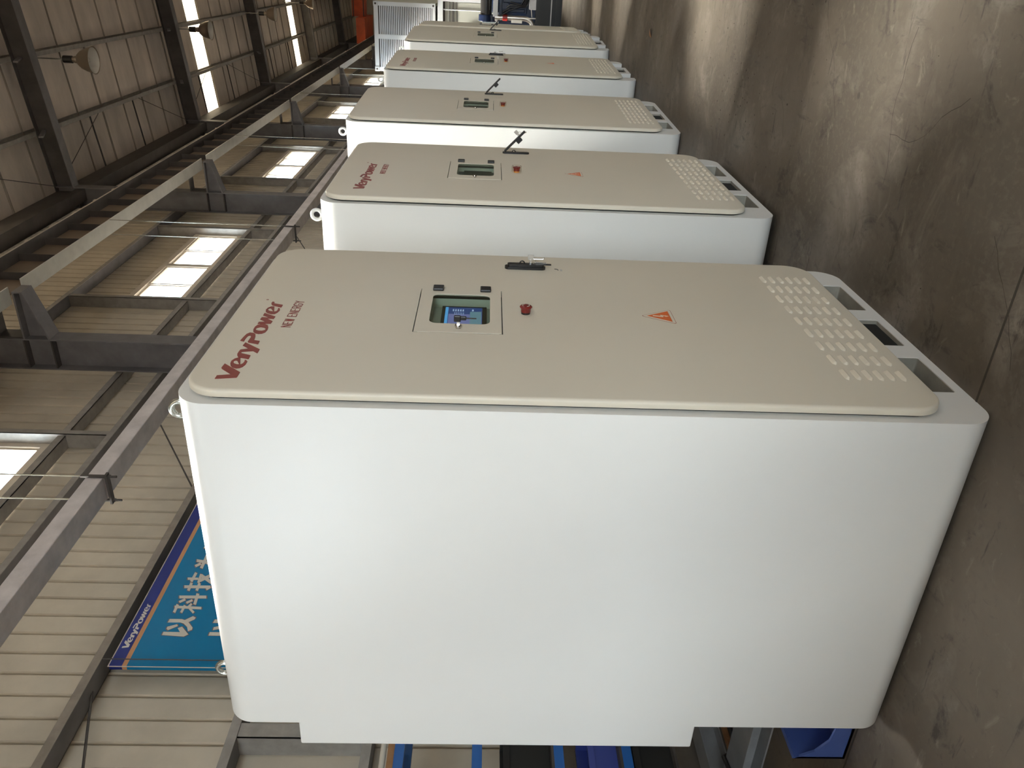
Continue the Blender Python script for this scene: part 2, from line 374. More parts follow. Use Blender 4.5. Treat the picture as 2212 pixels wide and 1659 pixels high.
# ------------------------------------------------------------ building shell
XE = 46.0      # far end
XN = -16.0      # near end, behind the photographer
YW = 3.10      # siding plane of the window wall
YR = -15.0
RIDGE = -6.0
def roof_z(y): return 9.22 - 0.11 * y if y >= RIDGE else 9.22 - 0.11 * RIDGE - 0.11 * (RIDGE - y)

struct(MB().box(XN, XE, YR, YW + 0.2, -0.2, 0).build('floor', 'floor'))
jb = MB()
for x in (0.135,):
    jb.box(x - .004, x + .004, YR, YW, 0, 0.0012)
for y in (-5.2, -9.5):
    jb.box(2.6, XE, y - .004, y + .004, 0, 0.0012)
jb.box(18, 18.01, YR, YW, 0, 0.0012)
struct(jb.build('trim_1', 'joint'))
random.seed(5)
ck = MB()
def crack(x, y, a, n, step, wd):
    p = Vector((x, y))
    for i in range(n):
        a += random.uniform(-.35, .35); q = p + Vector((math.cos(a), math.sin(a))) * step; e = Vector((-math.sin(a), math.cos(a))) * wd * .6 * random.uniform(.5, 1.2)
        ck.add([(p.x + e.x, p.y + e.y, .0008), (q.x + e.x, q.y + e.y, .0008), (q.x - e.x, q.y - e.y, .0008), (p.x - e.x, p.y - e.y, .0008)], [(0, 1, 2, 3)]); p = q
crack(1.05, -.95, 1.2, 9, .06, .0022); crack(1.9, -1.0, 2.2, 8, .07, .0016); crack(.62, -.78, .6, 10, .05, .0018); crack(2.3, -.7, 1.9, 7, .06, .0014); crack(.3, -.45, 2.6, 8, .05, .0016)
struct(ck.build('trim_2', 'joint'))
sk = MB()
for i in range(90):
    x, y = (random.gauss(3.05, .35), random.gauss(-.55, .22)) if i < 55 else (random.uniform(.3, 6), random.uniform(-1.3, -.15))
    r_ = random.uniform(.002, .007); n_ = 7; ph = random.random() * 6
    pts_ = [(x + r_ * random.uniform(.5, 1.3) * math.cos(ph + 2 * PI * k_ / n_), y + r_ * random.uniform(.5, 1.3) * math.sin(ph + 2 * PI * k_ / n_)) for k_ in range(n_)]
    sk.add([(p, q, .0007) for p, q in pts_] + [(x, y, .0025)], [(k_, (k_ + 1) % n_, n_) for k_ in range(n_)])
so = tag(sk.build('floor_grit', 'joint'), 'scattered dark specks of grit on the concrete in front of the cabinets', 'grit'); so['kind'] = 'stuff'

wins = [(-11.4, -8.4), (-5.0, -2.0), (1.50, 4.47), (7.93, 10.89), (14.45, 17.57), (21.45, 24.40), (28.50, 31.52), (35.6, 38.6)]
ZW0, ZW1 = 5.44, 6.15
LOW = (-5.2, -2.8, 2.6, 3.75)    # unseen window added behind the camera to brighten the nearest cabinet's side
# ribbed siding, opened for the windows
xs = []
x = XN
while x < XE:
    xs += [(x, 0.0), (x + 0.128, 0.0), (x + 0.134, 0.026), (x + 0.152, 0.026), (x + 0.158, 0.0)]
    x += 0.172
brk = sorted({v for w_ in wins for v in w_})
def prof_y(xx):
    k = (xx - XN) % 0.172
    if k < 0.128: return 0.0
    if k < 0.134: return 0.026 * (k - 0.128) / 0.006
    if k < 0.152: return 0.026
    return 0.026 * (1 - (k - 0.152) / 0.006) if k < .158 else 0.0
pts = sorted(xs + [(b, prof_y(b)) for b in brk])
sd = MB(); ztop = roof_z(YW)
for (xa, ya), (xb, yb) in zip(pts[:-1], pts[1:]):
    if xb - xa < 1e-6: continue
    mid = (xa + xb) / 2; inw = any(a < mid < b for a, b in wins)
    inl = LOW[0] < mid < LOW[1]
    if xb > LOW[0] and xa < LOW[1]: zr = ((1.25, LOW[2]), (LOW[3], ZW0), (ZW1, ztop)) if inw else ((1.25, LOW[2]), (LOW[3], ztop))
    else: zr = ((1.25, ZW0), (ZW1, ztop)) if inw else ((1.25, ztop),)
    for z0, z1 in zr:
        sd.add([(xa, YW + ya, z0), (xb, YW + yb, z0), (xb, YW + yb, z1), (xa, YW + ya, z1)], [(0, 1, 2, 3)])
wl = struct(sd.build('wall_left', 'siding'))
# low masonry under the siding
struct(MB().box(XN, XE, YW - 0.02, YW + 0.2, 0, 1.25).build('wall_base', 'masonry'))
rw = MB(); cx0 = XN
for a, b_ in wins + [(XE, XE)]:
    rw.box(cx0, a, YR - .1, YR, 0, 9.3)
    if b_ > a: rw.box(a, b_, YR - .1, YR, 0, 5.5).box(a, b_, YR - .1, YR, 6.2, 9.3)  # unseen window openings added to light the cabinet fronts
    cx0 = b_
struct(rw.build('wall_right', 'sidingr'))
struct(MB().box(XE, XE + 0.1, YR, YW, 0, 9.9).build('wall_back', 'siding'))
wf = MB()
wf.box(XN - 0.1, XN, YR, -13.0, 0, 9.9).box(XN - 0.1, XN, -2.4, YW, 0, 9.9).box(XN - 0.1, XN, -13.0, -2.4, 6.0, 9.9).box(XN - 0.1, XN, -13.0, -2.4, 0, 1.0)  # out-of-view opening, placed and sized to light the cabinet sides
struct(wf.build('wall_front', 'siding'))

# roof lining in strips between translucent strips
sky = [(-6.2, -5.6), (9.0, 9.6), (20.5, 21.4), (31.5, 32.35)]
def roof_strip(x0, x1, name, m):
    b = MB()
    for ya, yb in ((YW, RIDGE), (RIDGE, YR)):
        b.add([(x0, ya, roof_z(ya)), (x1, ya, roof_z(ya)), (x1, yb, roof_z(yb)), (x0, yb, roof_z(yb))], [(0, 1, 2, 3)])
    return b.build(name, m)
cx = XN; rf = MB()
for a, b_ in sky + [(XE, XE)]:
    for ya, yb in ((YW, RIDGE), (RIDGE, YR)):
        rf.add([(cx, ya, roof_z(ya)), (a, ya, roof_z(ya)), (a, yb, roof_z(yb)), (cx, yb, roof_z(yb))], [(0, 1, 2, 3)])
    cx = b_
ceil_ = struct(rf.build('ceiling', 'foil'))
seam = MB(); k = 0; x = XN + 0.24
while x < XE:
    if not any(a - .05 < x < b + .05 for a, b in sky):
        wdt = 0.016 if k % 2 == 0 else 0.034
        for ya, yb in ((YW, RIDGE), (RIDGE, YR)):
            seam.obox((x, (ya + yb) / 2, (roof_z(ya) + roof_z(yb)) / 2 - 0.012), (wdt / 2, 0, 0), (0, (ya - yb) / 2, (roof_z(ya) - roof_z(yb)) / 2), (0, 0, 0.012))
    x += 0.98 / (1 if k % 2 else 1); k += 1
seam.build('seam', 'seam', ceil_)
for i, (a, b_) in enumerate(sky):
    if i < 2: continue
    o = roof_strip(a, b_, 'skylight_strip', 'skylight')
    tag(o, ['', '', 'bright translucent roof strip between the second and third visible rafters', 'farther bright translucent roof strip beyond the third lamp'][i], 'skylight', 'translucent strips in the roof')
for q_, lb in ((0, 'translucent roof strip added behind and above the camera for side light, out of the frame'), (1, 'translucent roof strip overhead before the first visible rafter, out of the frame')):
    tag(roof_strip(*sky[q_], 'skylight_strip', 'skylight'), lb, 'skylight', 'translucent strips in the roof')  # the strip behind the camera is added to light the near cabinet side

# windows in the siding
m = MB(); a, b_, c_, d_ = LOW
m.box(a - .05, b_ + .05, YW - .05, YW + .03, c_ - .05, c_ + .03).box(a - .05, b_ + .05, YW - .05, YW + .03, d_ - .03, d_ + .05)
for xx in (a, (a * 2 + b_) / 3, (a + 2 * b_) / 3, b_): m.box(xx - .04, xx + .04, YW - .05, YW + .03, c_, d_)
struct(m.build('window_9', 'winframe'))  # frame of the added window, out of view
portal(((a + b_) / 2, YW + 0.08, (c_ + d_) / 2), (R(-90), 0, 0), b_ - a, d_ - c_)
for i, (a, b_) in enumerate(wins):
    root = struct(thing('window_%d' % (i + 1), 'x', 'x', ((a + b_) / 2, YW, ZW0)))
    del root['label']; del root['category']
    hw = (b_ - a) / 2; H = ZW1 - ZW0; f = 0.045
    m = MB()
    m.box(-hw - .03, hw + .03, -.06, .02, -.03, f).box(-hw - .03, hw + .03, -.06, .02, H - f, H + .03)
    m.box(-hw - .03, -hw + f, -.06, .02, f, H - f).box(hw - f, hw + .03, -.06, .02, f, H - f).box(-.05, .05, -.06, .02, f, H - f)
    m.build('window_frame', 'winframe', root)
    for sgn in (-1, 1):
        c = sgn * hw / 2
        for s2 in (-1, 1):
            x0, x1 = sorted((c, c + s2 * (hw / 2 - .05))); yy = -.03 if s2 > 0 else -.008
            m = MB(); g = 0.022
            m.plate([(x0 - .01, f), (x1 + .01, f), (x1 + .01, H - f), (x0 - .01, H - f)], [[(x0 + g, f + g), (x1 - g, f + g), (x1 - g, H - f - g), (x0 + g, H - f - g)]], yy - .012, yy + .008)
            sash = m.build('sash', 'winframe', root)
            MB().box(x0 + g - .004, x1 - g + .004, yy - .003, yy, f + g - .004, H - f - g + .004).build('pane', 'glass', sash)
    portal(((a + b_) / 2, YW + 0.06, (ZW0 + ZW1) / 2), (R(-90), 0, 0), b_ - a, H)
    portal(((a + b_) / 2, YR - 0.12, 5.85), (R(90), 0, 0), b_ - a, 0.7)
portal((XN - 0.2, -7.7, 3.5), (R(90), 0, R(-90)), 10.6, 5.0)
for a, b_ in sky:
    portal(((a + b_) / 2, (YW + RIDGE) / 2, (roof_z(YW) + roof_z(RIDGE)) / 2 + .05), (R(0) - math.atan(0.11), 0, 0), b_ - a, 9.1)
    portal(((a + b_) / 2, (YR + RIDGE) / 2, (roof_z(YR) + roof_z(RIDGE)) / 2 + .05), (math.atan(0.11), 0, 0), b_ - a, 9.0)

# ------------------------------------------------------------ steel frame
cols = [5.74, 11.74, 18.26, 25.24, 33.03, 40.0]
YC = 2.57
ord_ = ['nearest', 'second', 'third', 'fourth', 'fifth', 'farthest']
where = ['left of the two farther windows in the row, behind the nearest cabinets', 'in the middle of the window wall above the second cabinet', 'between the third and fourth windows, above the third cabinet', 'just left of the louvred container', 'hidden low behind the louvred container', 'at the far dark end of the hall']
for i, x0 in enumerate(cols):
    xc = x0 + .1
    root = thing('steel_column', '%s dark grey steel column of the window wall, counted from the camera' % ord_[i], 'column', (xc, YC, 0), 0, 'steel columns along the window wall')
    zt = 8.72
    m = MB(); m.box(-.1, .1, 0, .014, 0, zt).box(-.1, .1, .336, .35, 0, zt).box(-.006, .006, .014, .336, 0, zt)
    m.build('shaft', 'steel', root)
    m = MB()
    for zz in (5.92, 6.2, 8.36): m.box(-.094, .094, .014, .336, zz, zz + .014)
    m.build('stiffener', 'steeld', root)
    # corbel carrying the runway beam
    m = MB()
    m.box(-.10, .10, -.52, 0, 6.178, 6.196)
    m.obox((0, -.26, 6.02), (.10, 0, 0), (0, .26, -.085), (0, .004, .008))
    m.add([(-.006, -.52, 6.18), (-.006, 0, 6.18), (-.006, 0, 5.94), (-.006, -.52, 6.105), (.006, -.52, 6.18), (.006, 0, 6.18), (.006, 0, 5.94), (.006, -.52, 6.105)], [(0, 1, 2, 3), (4, 7, 6, 5), (0, 4, 5, 1), (1, 5, 6, 2), (2, 6, 7, 3), (3, 7, 4, 0)])
    m.box(-.10, .10, -.52, -.505, 6.10, 6.18)
    m.build('corbel', 'steel', root)
    MB().box(-.09, .09, -.40, 0, 6.46, 6.475).box(-.09, .09, -.02, 0, 6.2, 6.46).build('tie_plate', 'steeld', root)
    # bracket that steadies the square tube
    MB().box(-.04, .04, -.385, 0, 3.80, 3.88).box(-.06, .06, -.02, 0, 3.70, 4.02).build('tube_bracket', 'steeld', root)
    # base plate
    MB().box(-.17, .17, -.06, .41, 0, .025).build('base_plate', 'steeld', root)

sl = -0.115
def rzb(y): return 8.72 + sl * y
rord = ['nearest dark steel roof rafter, at the top corner by the first lamp', 'second dark steel roof rafter, between the first two lamps', 'third dark steel roof rafter, just past the bright roof strip', 'fourth dark steel roof rafter, beside the farther bright roof strip', 'farthest dark steel roof rafter, near the orange crane']
for i, x0 in enumerate(cols[1:]):
    xc = x0 + .1; yA, yB = 2.92, RIDGE
    root = thing('roof_rafter', rord[i], 'rafter', (xc, 0, 0), 0, 'steel rafters under the roof')
    mid = (yA + yB) / 2; L = (yA - yB) / 2
    def part(zc, hx, hz, name, mm):
        return MB().obox((0, mid, rzb(mid) + zc), (hx, 0, 0), (0, L, sl * L), (0, 0, hz)).build(name, mm, root)
    part(.006, .1, .006, 'bottom_flange', 'steel')
    part(.16, .005, .15, 'web', 'steeld')
    part(.314, .1, .006, 'top_flange', 'steeld')
    if x0 < 30:
        m = MB()
        for yy in (1.66, .55): MB().obox((-.30, yy, rzb(yy) + .10), (.26, 0, .10), (0, .012, 0), (-.012, 0, .03)).build('fly_brace', 'steel', root)

# purlins, open channels
def channel(name, x0, x1, y, zb, zt, fl, mm, t=.006):
    m = MB()
    m.box(x0, x1, y, y + t, zb, zt).box(x0, x1, y - fl, y, zb, zb + t).box(x0, x1, y - fl, y, zt - t, zt)
    m.box(x0, x1, y - fl, y - fl + t * .6, zb, zb + .02).box(x0, x1, y - fl, y - fl + t * .6, zt - .02, zt)
    return m.build(name, mm)
py = [1.74, .60, -.55, -1.7, -2.85, -4.0, -5.2]
plab = ['lowest visible steel roof purlin, nearest the window wall', 'second steel roof purlin up from the window wall, carrying the lamps'] + ['steel roof purlin above the frame edge, number %s up the slope' % q for q in ('three', 'four', 'five', 'six', 'seven')]
for i, y in enumerate(py):
    zb = rzb(y) + .32
    tag(channel('roof_purlin', -6, XE, y, zb, roof_z(y) - .005, .07, 'girt'), plab[i], 'purlin', 'purlins under the roof lining')
# eave members
m = MB().box(-6, XE, 2.60, 2.80, 8.28, 8.40).box(-6, XE, 2.66, 2.68, 8.40, 8.74)
tag(m.build('eave_beam', 'steeld'), 'dark eave beam running along the top of the window wall', 'beam')
tag(channel('eave_strut', -6, XE, 3.02, 8.60, 8.80, .12, 'steeld'), 'dark eave strut in the corner between roof and window wall', 'beam')

# sag rods and cross braces between the lowest purlin and the eave
rods = [(13.86, 'sag rod in the second bay, left one'), (15.86, 'sag rod in the second bay, right one'), (20.1, 'sag rod in the third bay, left one'), (22.6, 'sag rod in the third bay beyond the bright strip'), (27.4, 'sag rod in the fourth bay, left one'), (30.2, 'sag rod in the fourth bay, right one')]
for x, lb in rods:
    za, zb = rzb(1.7) + .4, rzb(2.75) + .36
    tag(MB().tube([(x, 1.74, za), (x, 2.95, zb)], .016, 8).build('sag_rod', 'steeld', None, 60), 'short dark ' + lb, 'rod', 'sag rods at the roof edge')
brs = [((11.9, 2.7), (14.0, 1.74), 'leaning away from the second column'), ((18.2, 2.7), (15.95, 1.74), 'leaning toward the third column'), ((18.4, 2.7), (20.4, 1.74), 'rising past the third column'), ((25.2, 2.7), (22.4, 1.74), 'leaning toward the fourth column'), ((11.7, 2.7), (9.2, 1.74), 'in the nearest bay left of the second column')]
for (xa, ya), (xb, yb), lb in brs:
    tag(MB().tube([(xa, min(ya, 2.55), rzb(ya) + .28), (xb, yb, rzb(yb) + .30)], .007, 6).build('brace_rod', 'steeld', None, 60), 'thin diagonal roof brace rod ' + lb, 'rod', 'thin brace rods under the roof')

# girts of the window wall (web flat, lip facing the hall)
gz = [(2.02, 'lowest pale girt, behind the back of the nearest cabinet'), (2.80, 'pale girt crossing behind the rounded back corner of the nearest cabinet'), (3.80, 'pale girt running along the top edge of the blue sign'), (4.83, 'pale girt just below the window row, left of the square tube'), (6.78, 'dark girt above the window row'), (7.72, 'highest dark girt behind the crane runway beam')]
for z, lb in gz:
    root = thing('wall_girt', lb, 'girt', (0, 2.92, z), 0, 'horizontal girts of the window wall')
    MB().box(-1.3, XE, .006, YW - 2.94, 0, .006).box(-1.3, XE, YW - 2.946, YW - 2.94, 0, .055).build('web', 'steel', root)  # web coloured darker than the lip to stand for its shaded underside
    MB().box(-1.3, XE, 0, .006, 0, .055).build('lip', 'girt', root)
m = MB(); m.box(-6, XE, 2.95, YW - .02, 5.27, 5.276).box(-6, XE, 2.95, 2.956, 5.27, 5.34)
tag(m.build('sill_girt', 'girt'), 'narrow pale girt directly under the window sills', 'girt')
jl = ['of the window far behind the camera', 'of the window behind the camera', 'of the cropped nearest window', 'of the second window, the large one above the nearest cabinet', 'of the third window', 'of the fourth window, half behind the third cabinet', 'of the fifth small window', 'of the hidden farthest window']
for i, (a, b_) in enumerate(wins):
    if i in (0, 1, 7): continue      # nothing of these is in view
    for sd_, xx in (('left', a - .10), ('right', b_ + .02)):
        m = MB(); m.box(xx, xx + .006, 2.93, YW - .02, 4.886, 6.78).box(xx, xx + .07, 2.93, 2.936, 4.886, 6.78)
        tag(m.build('window_jamb', 'girt'), '%s steel jamb %s' % (sd_, jl[i]), 'jamb', 'steel jambs beside the windows')
m = MB(); m.box(1.26, 1.266, 2.93, YW - .02, 2.03, 2.80).box(1.26, 1.36, 2.93, 2.936, 2.03, 2.80)
tag(m.build('wall_stud', 'girt'), 'short dark upright stud between the two lowest girts, behind the near cabinet', 'stud')

# thin cross brace on the wall
tag(MB().tube([(-1.0, 3.02, 2.9), (1.75, 3.02, 3.84)], .008, 6).build('wall_brace', 'steeld', None, 60), 'thin dark brace rod crossing the siding left of the blue sign', 'rod')
tag(MB().tube([(3.75, 3.02, 3.86), (5.3, 3.02, 4.83)], .008, 6).build('wall_brace', 'steeld', None, 60), 'thin dark brace rod rising beside the zinc lifting ring', 'rod')
tag(MB().tube([(9.3, 3.02, 3.86), (11.6, 3.02, 4.83)], .008, 6).build('wall_brace', 'steeld', None, 60), 'thin dark brace rod above the gap between the first two cabinets', 'rod')
tag(MB().tube([(12.8, 3.02, 3.86), (16.6, 3.02, 2.2)], .008, 6).build('wall_brace', 'steeld', None, 60), 'thin dark brace rod low on the siding between first and second cabinet', 'rod')

# crane runway beam
root = thing('crane_runway_beam', 'long crane runway beam with a bright galvanised bottom flange and upright stiffeners', 'beam', (0, 2.08, 6.2))
lead = None
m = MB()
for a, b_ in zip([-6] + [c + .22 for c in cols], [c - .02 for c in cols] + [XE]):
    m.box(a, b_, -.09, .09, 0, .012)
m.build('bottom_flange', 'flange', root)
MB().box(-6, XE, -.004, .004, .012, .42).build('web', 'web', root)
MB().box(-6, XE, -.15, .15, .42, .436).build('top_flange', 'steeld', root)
st = MB(); x = 2.05
n = 0
while x < XE - .5 and n < 74:
    st.box(x - .004, x + .004, -.088, -.004, .012, .42); x += .585; n += 1
st.build('stiffeners', 'steeld', root)
MB().box(-6, XE, -.035, .035, .436, .50).build('crane_rail', 'steeld', root)
cl = MB(); x = 2.3
while x < 42:
    cl.box(x - .03, x + .03, -.16, -.10, .436, .455); x += .585
cl.box(-6, XE, -.155, -.150, .425, .44)
cl.build('rail_clips', 'winframe', root)

# square tube hanging from the runway beam, in front of the columns
root = thing('hanging_square_tube', 'dusty grey square steel tube hung on thin rods in front of the columns', 'tube', (0, 2.085, 3.90))
for a, b_ in ((-6, 2.49), (2.493, 8.1), (8.103, 13.75), (13.753, 30.8)):
    MB().box(a, b_, -.085, .085, 0, .11).build('tube_length', 'tube', root, None, .006)
for k, x in enumerate((2.49, 8.10, 13.75, 19.4, 25.0)):
    h = MB()
    h.box(x - .012, x + .012, -.100, -.088, -.05, .14).box(x - .012, x + .012, .088, .100, -.05, .14).box(x - .02, x + .02, -.115, .115, -.035, -.02)
    h.build('hanger_strap', 'steeld', root)
    for s_ in (-1, 1):
        MB().tube([(x, s_ * .094, .13), (x, s_ * .094, 2.295)], .005, 8).build('hanger_rod', 'zinc', root, 60)
        MB().tube([(x, s_ * .094, -.09), (x, s_ * .094, -.02)], .008, 8).build('rod_end', 'steeld', root, 60)

# high bay lamps
def make_lamp():
    root = thing('high_bay_lamp', 'lamp', 'lamp', (0, 0, 0), 0, 'bell shaped lamps under the roof')
    MB().tube([(0, 0, .33), (0, 0, 1.0)], .012, 8).build('stem', 'zinc', root, 60)
    MB().tube([(0, 0, .17), (0, 0, .33)], .055, 16).build('ballast_case', 'black', root, 40, .008)
    MB().lathe([(.04, .17), (.05, .12), (.05, .09)], (0, 0, 0), n=24).build('neck', 'aluminium', root, 60)
    prof = [(.05, .09), (.085, .07), (.13, .01), (.165, -.08), (.19, -.19), (.20, -.20), (.188, -.19)]
    MB().lathe(prof, (0, 0, 0), n=40).build('reflector_shell', 'aluminium', root, 60)
    MB().lathe([(.187, -.192), (.16, -.08), (.125, .005), (.08, .06), (.0, .068)], (0, 0, 0), n=40).build('reflector_lining', 'reflector', root, 60)
    MB().lathe([(.0, -.13), (.03, -.115), (.045, -.07), (.03, -.02), (.02, .05)], (0, 0, 0), n=20).build('bulb', 'bulb', root, 60)
    return root
lamp = make_lamp()
ll = ['largest bell lamp, nearest to the camera', 'second bell lamp, hanging in front of the bright roof strip', 'third bell lamp, between two rafters', 'farthest bell lamp, cut by the frame edge next to the far roof strip']
for i, (x, y, z) in enumerate([(12.3, .60, 8.12), (18.4, .55, 8.10), (24.65, .52, 8.10), (30.5, .45, 8.12)]):
    o = lamp if i == 0 else copy_tree(lamp)
    o.location = (x, y, z); o['label'] = ll[i]; o.scale = (1.08, 1.08, .93)

# orange travelling crane far down the hall
root = thing('overhead_crane', 'orange overhead crane girder far down the hall above the containers', 'crane', (37, 2.08, 6.70))
m = MB(); m.add([(-.3, -.9, .25), (.3, -.9, .25), (.3, -17, .0), (-.3, -17, .0), (-.3, -.9, .8), (.3, -.9, .8), (.3, -17, .85), (-.3, -17, .85)], [(0, 3, 2, 1), (4, 5, 6, 7), (0, 1, 5, 4), (1, 2, 6, 5), (2, 3, 7, 6), (3, 0, 4, 7)])
m.build('girder', 'orangesteel', root)
MB().box(-1.3, 1.3, -.9, .12, .12, .5).build('end_carriage', 'orangesteel', root)
MB().box(-.32, -.30, -9, -.9, .28, .32).box(-.32, -.3, -9, -.9, .72, .76).build('girder_rib', 'steeld', root)
for s_ in (-1, 1):
    MB().tube([(s_ * 1.0, -.05, .12), (s_ * 1.0, .05, .12)], .12, 20).build('wheel', 'steeld', root, 40)

# ------------------------------------------------------------ blue sign on the siding
YS = 2.90
root = thing('slogan_sign', 'blue slogan sign with navy top band, orange line and white Chinese characters', 'sign', (0, 2.95, 0))
MB().box(1.79, 3.57, 0, .03, 2.72, 3.64).build('panel', 'signblue', root)
MB().box(1.79, 3.57, 0, .03, 3.67, 3.75).build('navy_band', 'signnavy', root)
MB().box(1.79, 3.57, 0, .03, 3.64, 3.67).build('orange_line', 'signor', root)
MB().box(1.784, 1.79, -.002, .0, 2.72, 3.756).box(3.57, 3.576, -.002, .0, 2.72, 3.756).box(1.79, 3.57, -.002, .0, 3.75, 3.756).box(1.79, 3.57, -.002, .0, 2.714, 2.72).build('edge_strip', 'winframe', root)
def grow(p, d):
    c = (sum(q[0] for q in p) / len(p), sum(q[1] for q in p) / len(p)); out_ = []
    for q in p:
        v = Vector((q[0] - c[0], q[1] - c[1])); v = v.normalized() * d if v.length else v
        out_.append((q[0] + v.x, q[1] + v.y))
    return out_
for i0, i1 in ((0, 3), (7, 16), (16, 25), (25, 31), (31, 34), (3, 6), (6, 7)):   # one part per character
    a_, b2 = MB(), MB()
    for i in range(i0, i1):
        a_.plate(grow(SIGN[i], .007), [], -.0010 - i * 1e-5, 0.0)
        b2.plate(SIGN[i], [], -.0022 - i * 1e-5, -.0005)
    ch_ = b2.build('character', 'signwh', root); a_.build('character_outline', 'signol', ch_)
m = MB()
for j, ps in enumerate(LOGO):
    q = [[(1.94 + x_ * .71, 3.688 + z_ * .72) for x_, z_ in p] for p in ps]
    m.plate(q[0], q[1:], -.0015, -.0002)
m.build('brand_lettering', 'signwh', root)
tag(MB().tube([(1.83, 2.93, 3.80), (1.83, 2.93, 2.4)], .004, 6).build('sign_wire', 'steeld', None, 60), 'thin dark wire hanging down in front of the blue sign', 'wire')

# ------------------------------------------------------------ battery cabinets
W, D = 1.25, 1.2415
T = .0312
def stroke_text(txt, x0, z0, h, wch, gap, th):
    G = {'N': [((0, 0), (0, 1)), ((0, 1), (1, 0)), ((1, 0), (1, 1))], 'E': [((0, 0), (0, 1)), ((0, 1), (1, 1)), ((0, .52), (.85, .52)), ((0, 0), (1, 0))],
         'W': [((0, 1), (.25, 0)), ((.25, 0), (.5, 1)), ((.5, 1), (.75, 0)), ((.75, 0), (1, 1))],
         'R': [((0, 0), (0, 1)), ((0, 1), (.8, 1)), ((.8, 1), (1, .88)), ((1, .88), (1, .62)), ((1, .62), (.8, .5)), ((.8, .5), (0, .5)), ((.5, .5), (1, 0))],
         'G': [((1, .82), (.8, 1)), ((.8, 1), (.2, 1)), ((.2, 1), (0, .82)), ((0, .82), (0, .18)), ((0, .18), (.2, 0)), ((.2, 0), (.8, 0)), ((.8, 0), (1, .18)), ((1, .18), (1, .48)), ((1, .48), (.55, .48))],
         'Y': [((0, 1), (.5, .5)), ((1, 1), (.5, .5)), ((.5, .5), (.5, 0))]}
    m = MB(); x = x0
    for ch in txt:
        if ch == ' ': x += wch * .9; continue
        for (a, b), (c, d) in G[ch]:
            p = Vector((x + a * wch, z0 + b * h)); q = Vector((x + c * wch, z0 + d * h)); e = (q - p).normalized(); nn = Vector((-e.y, e.x)) * th / 2; e = e * th / 2
            m.plate([tuple(p - e + nn), tuple(p - e - nn), tuple(q + e - nn), tuple(q + e + nn)], [], -T - .0012, -T - .0001)
        x += wch + gap
    return m

def ring_shell(m, rings, closed_front=None):
    """rings: list of (loop, y); joins them, caps the last one with optional holes"""
    for (A, ya), (B, yb) in zip(rings[:-1], rings[1:]):
        k = len(A); vs = [(p[0], ya, p[1]) for p in A] + [(p[0], yb, p[1]) for p in B]
        m.add(vs, [(i, (i + 1) % k, (i + 1) % k + k, i + k) for i in range(k)])

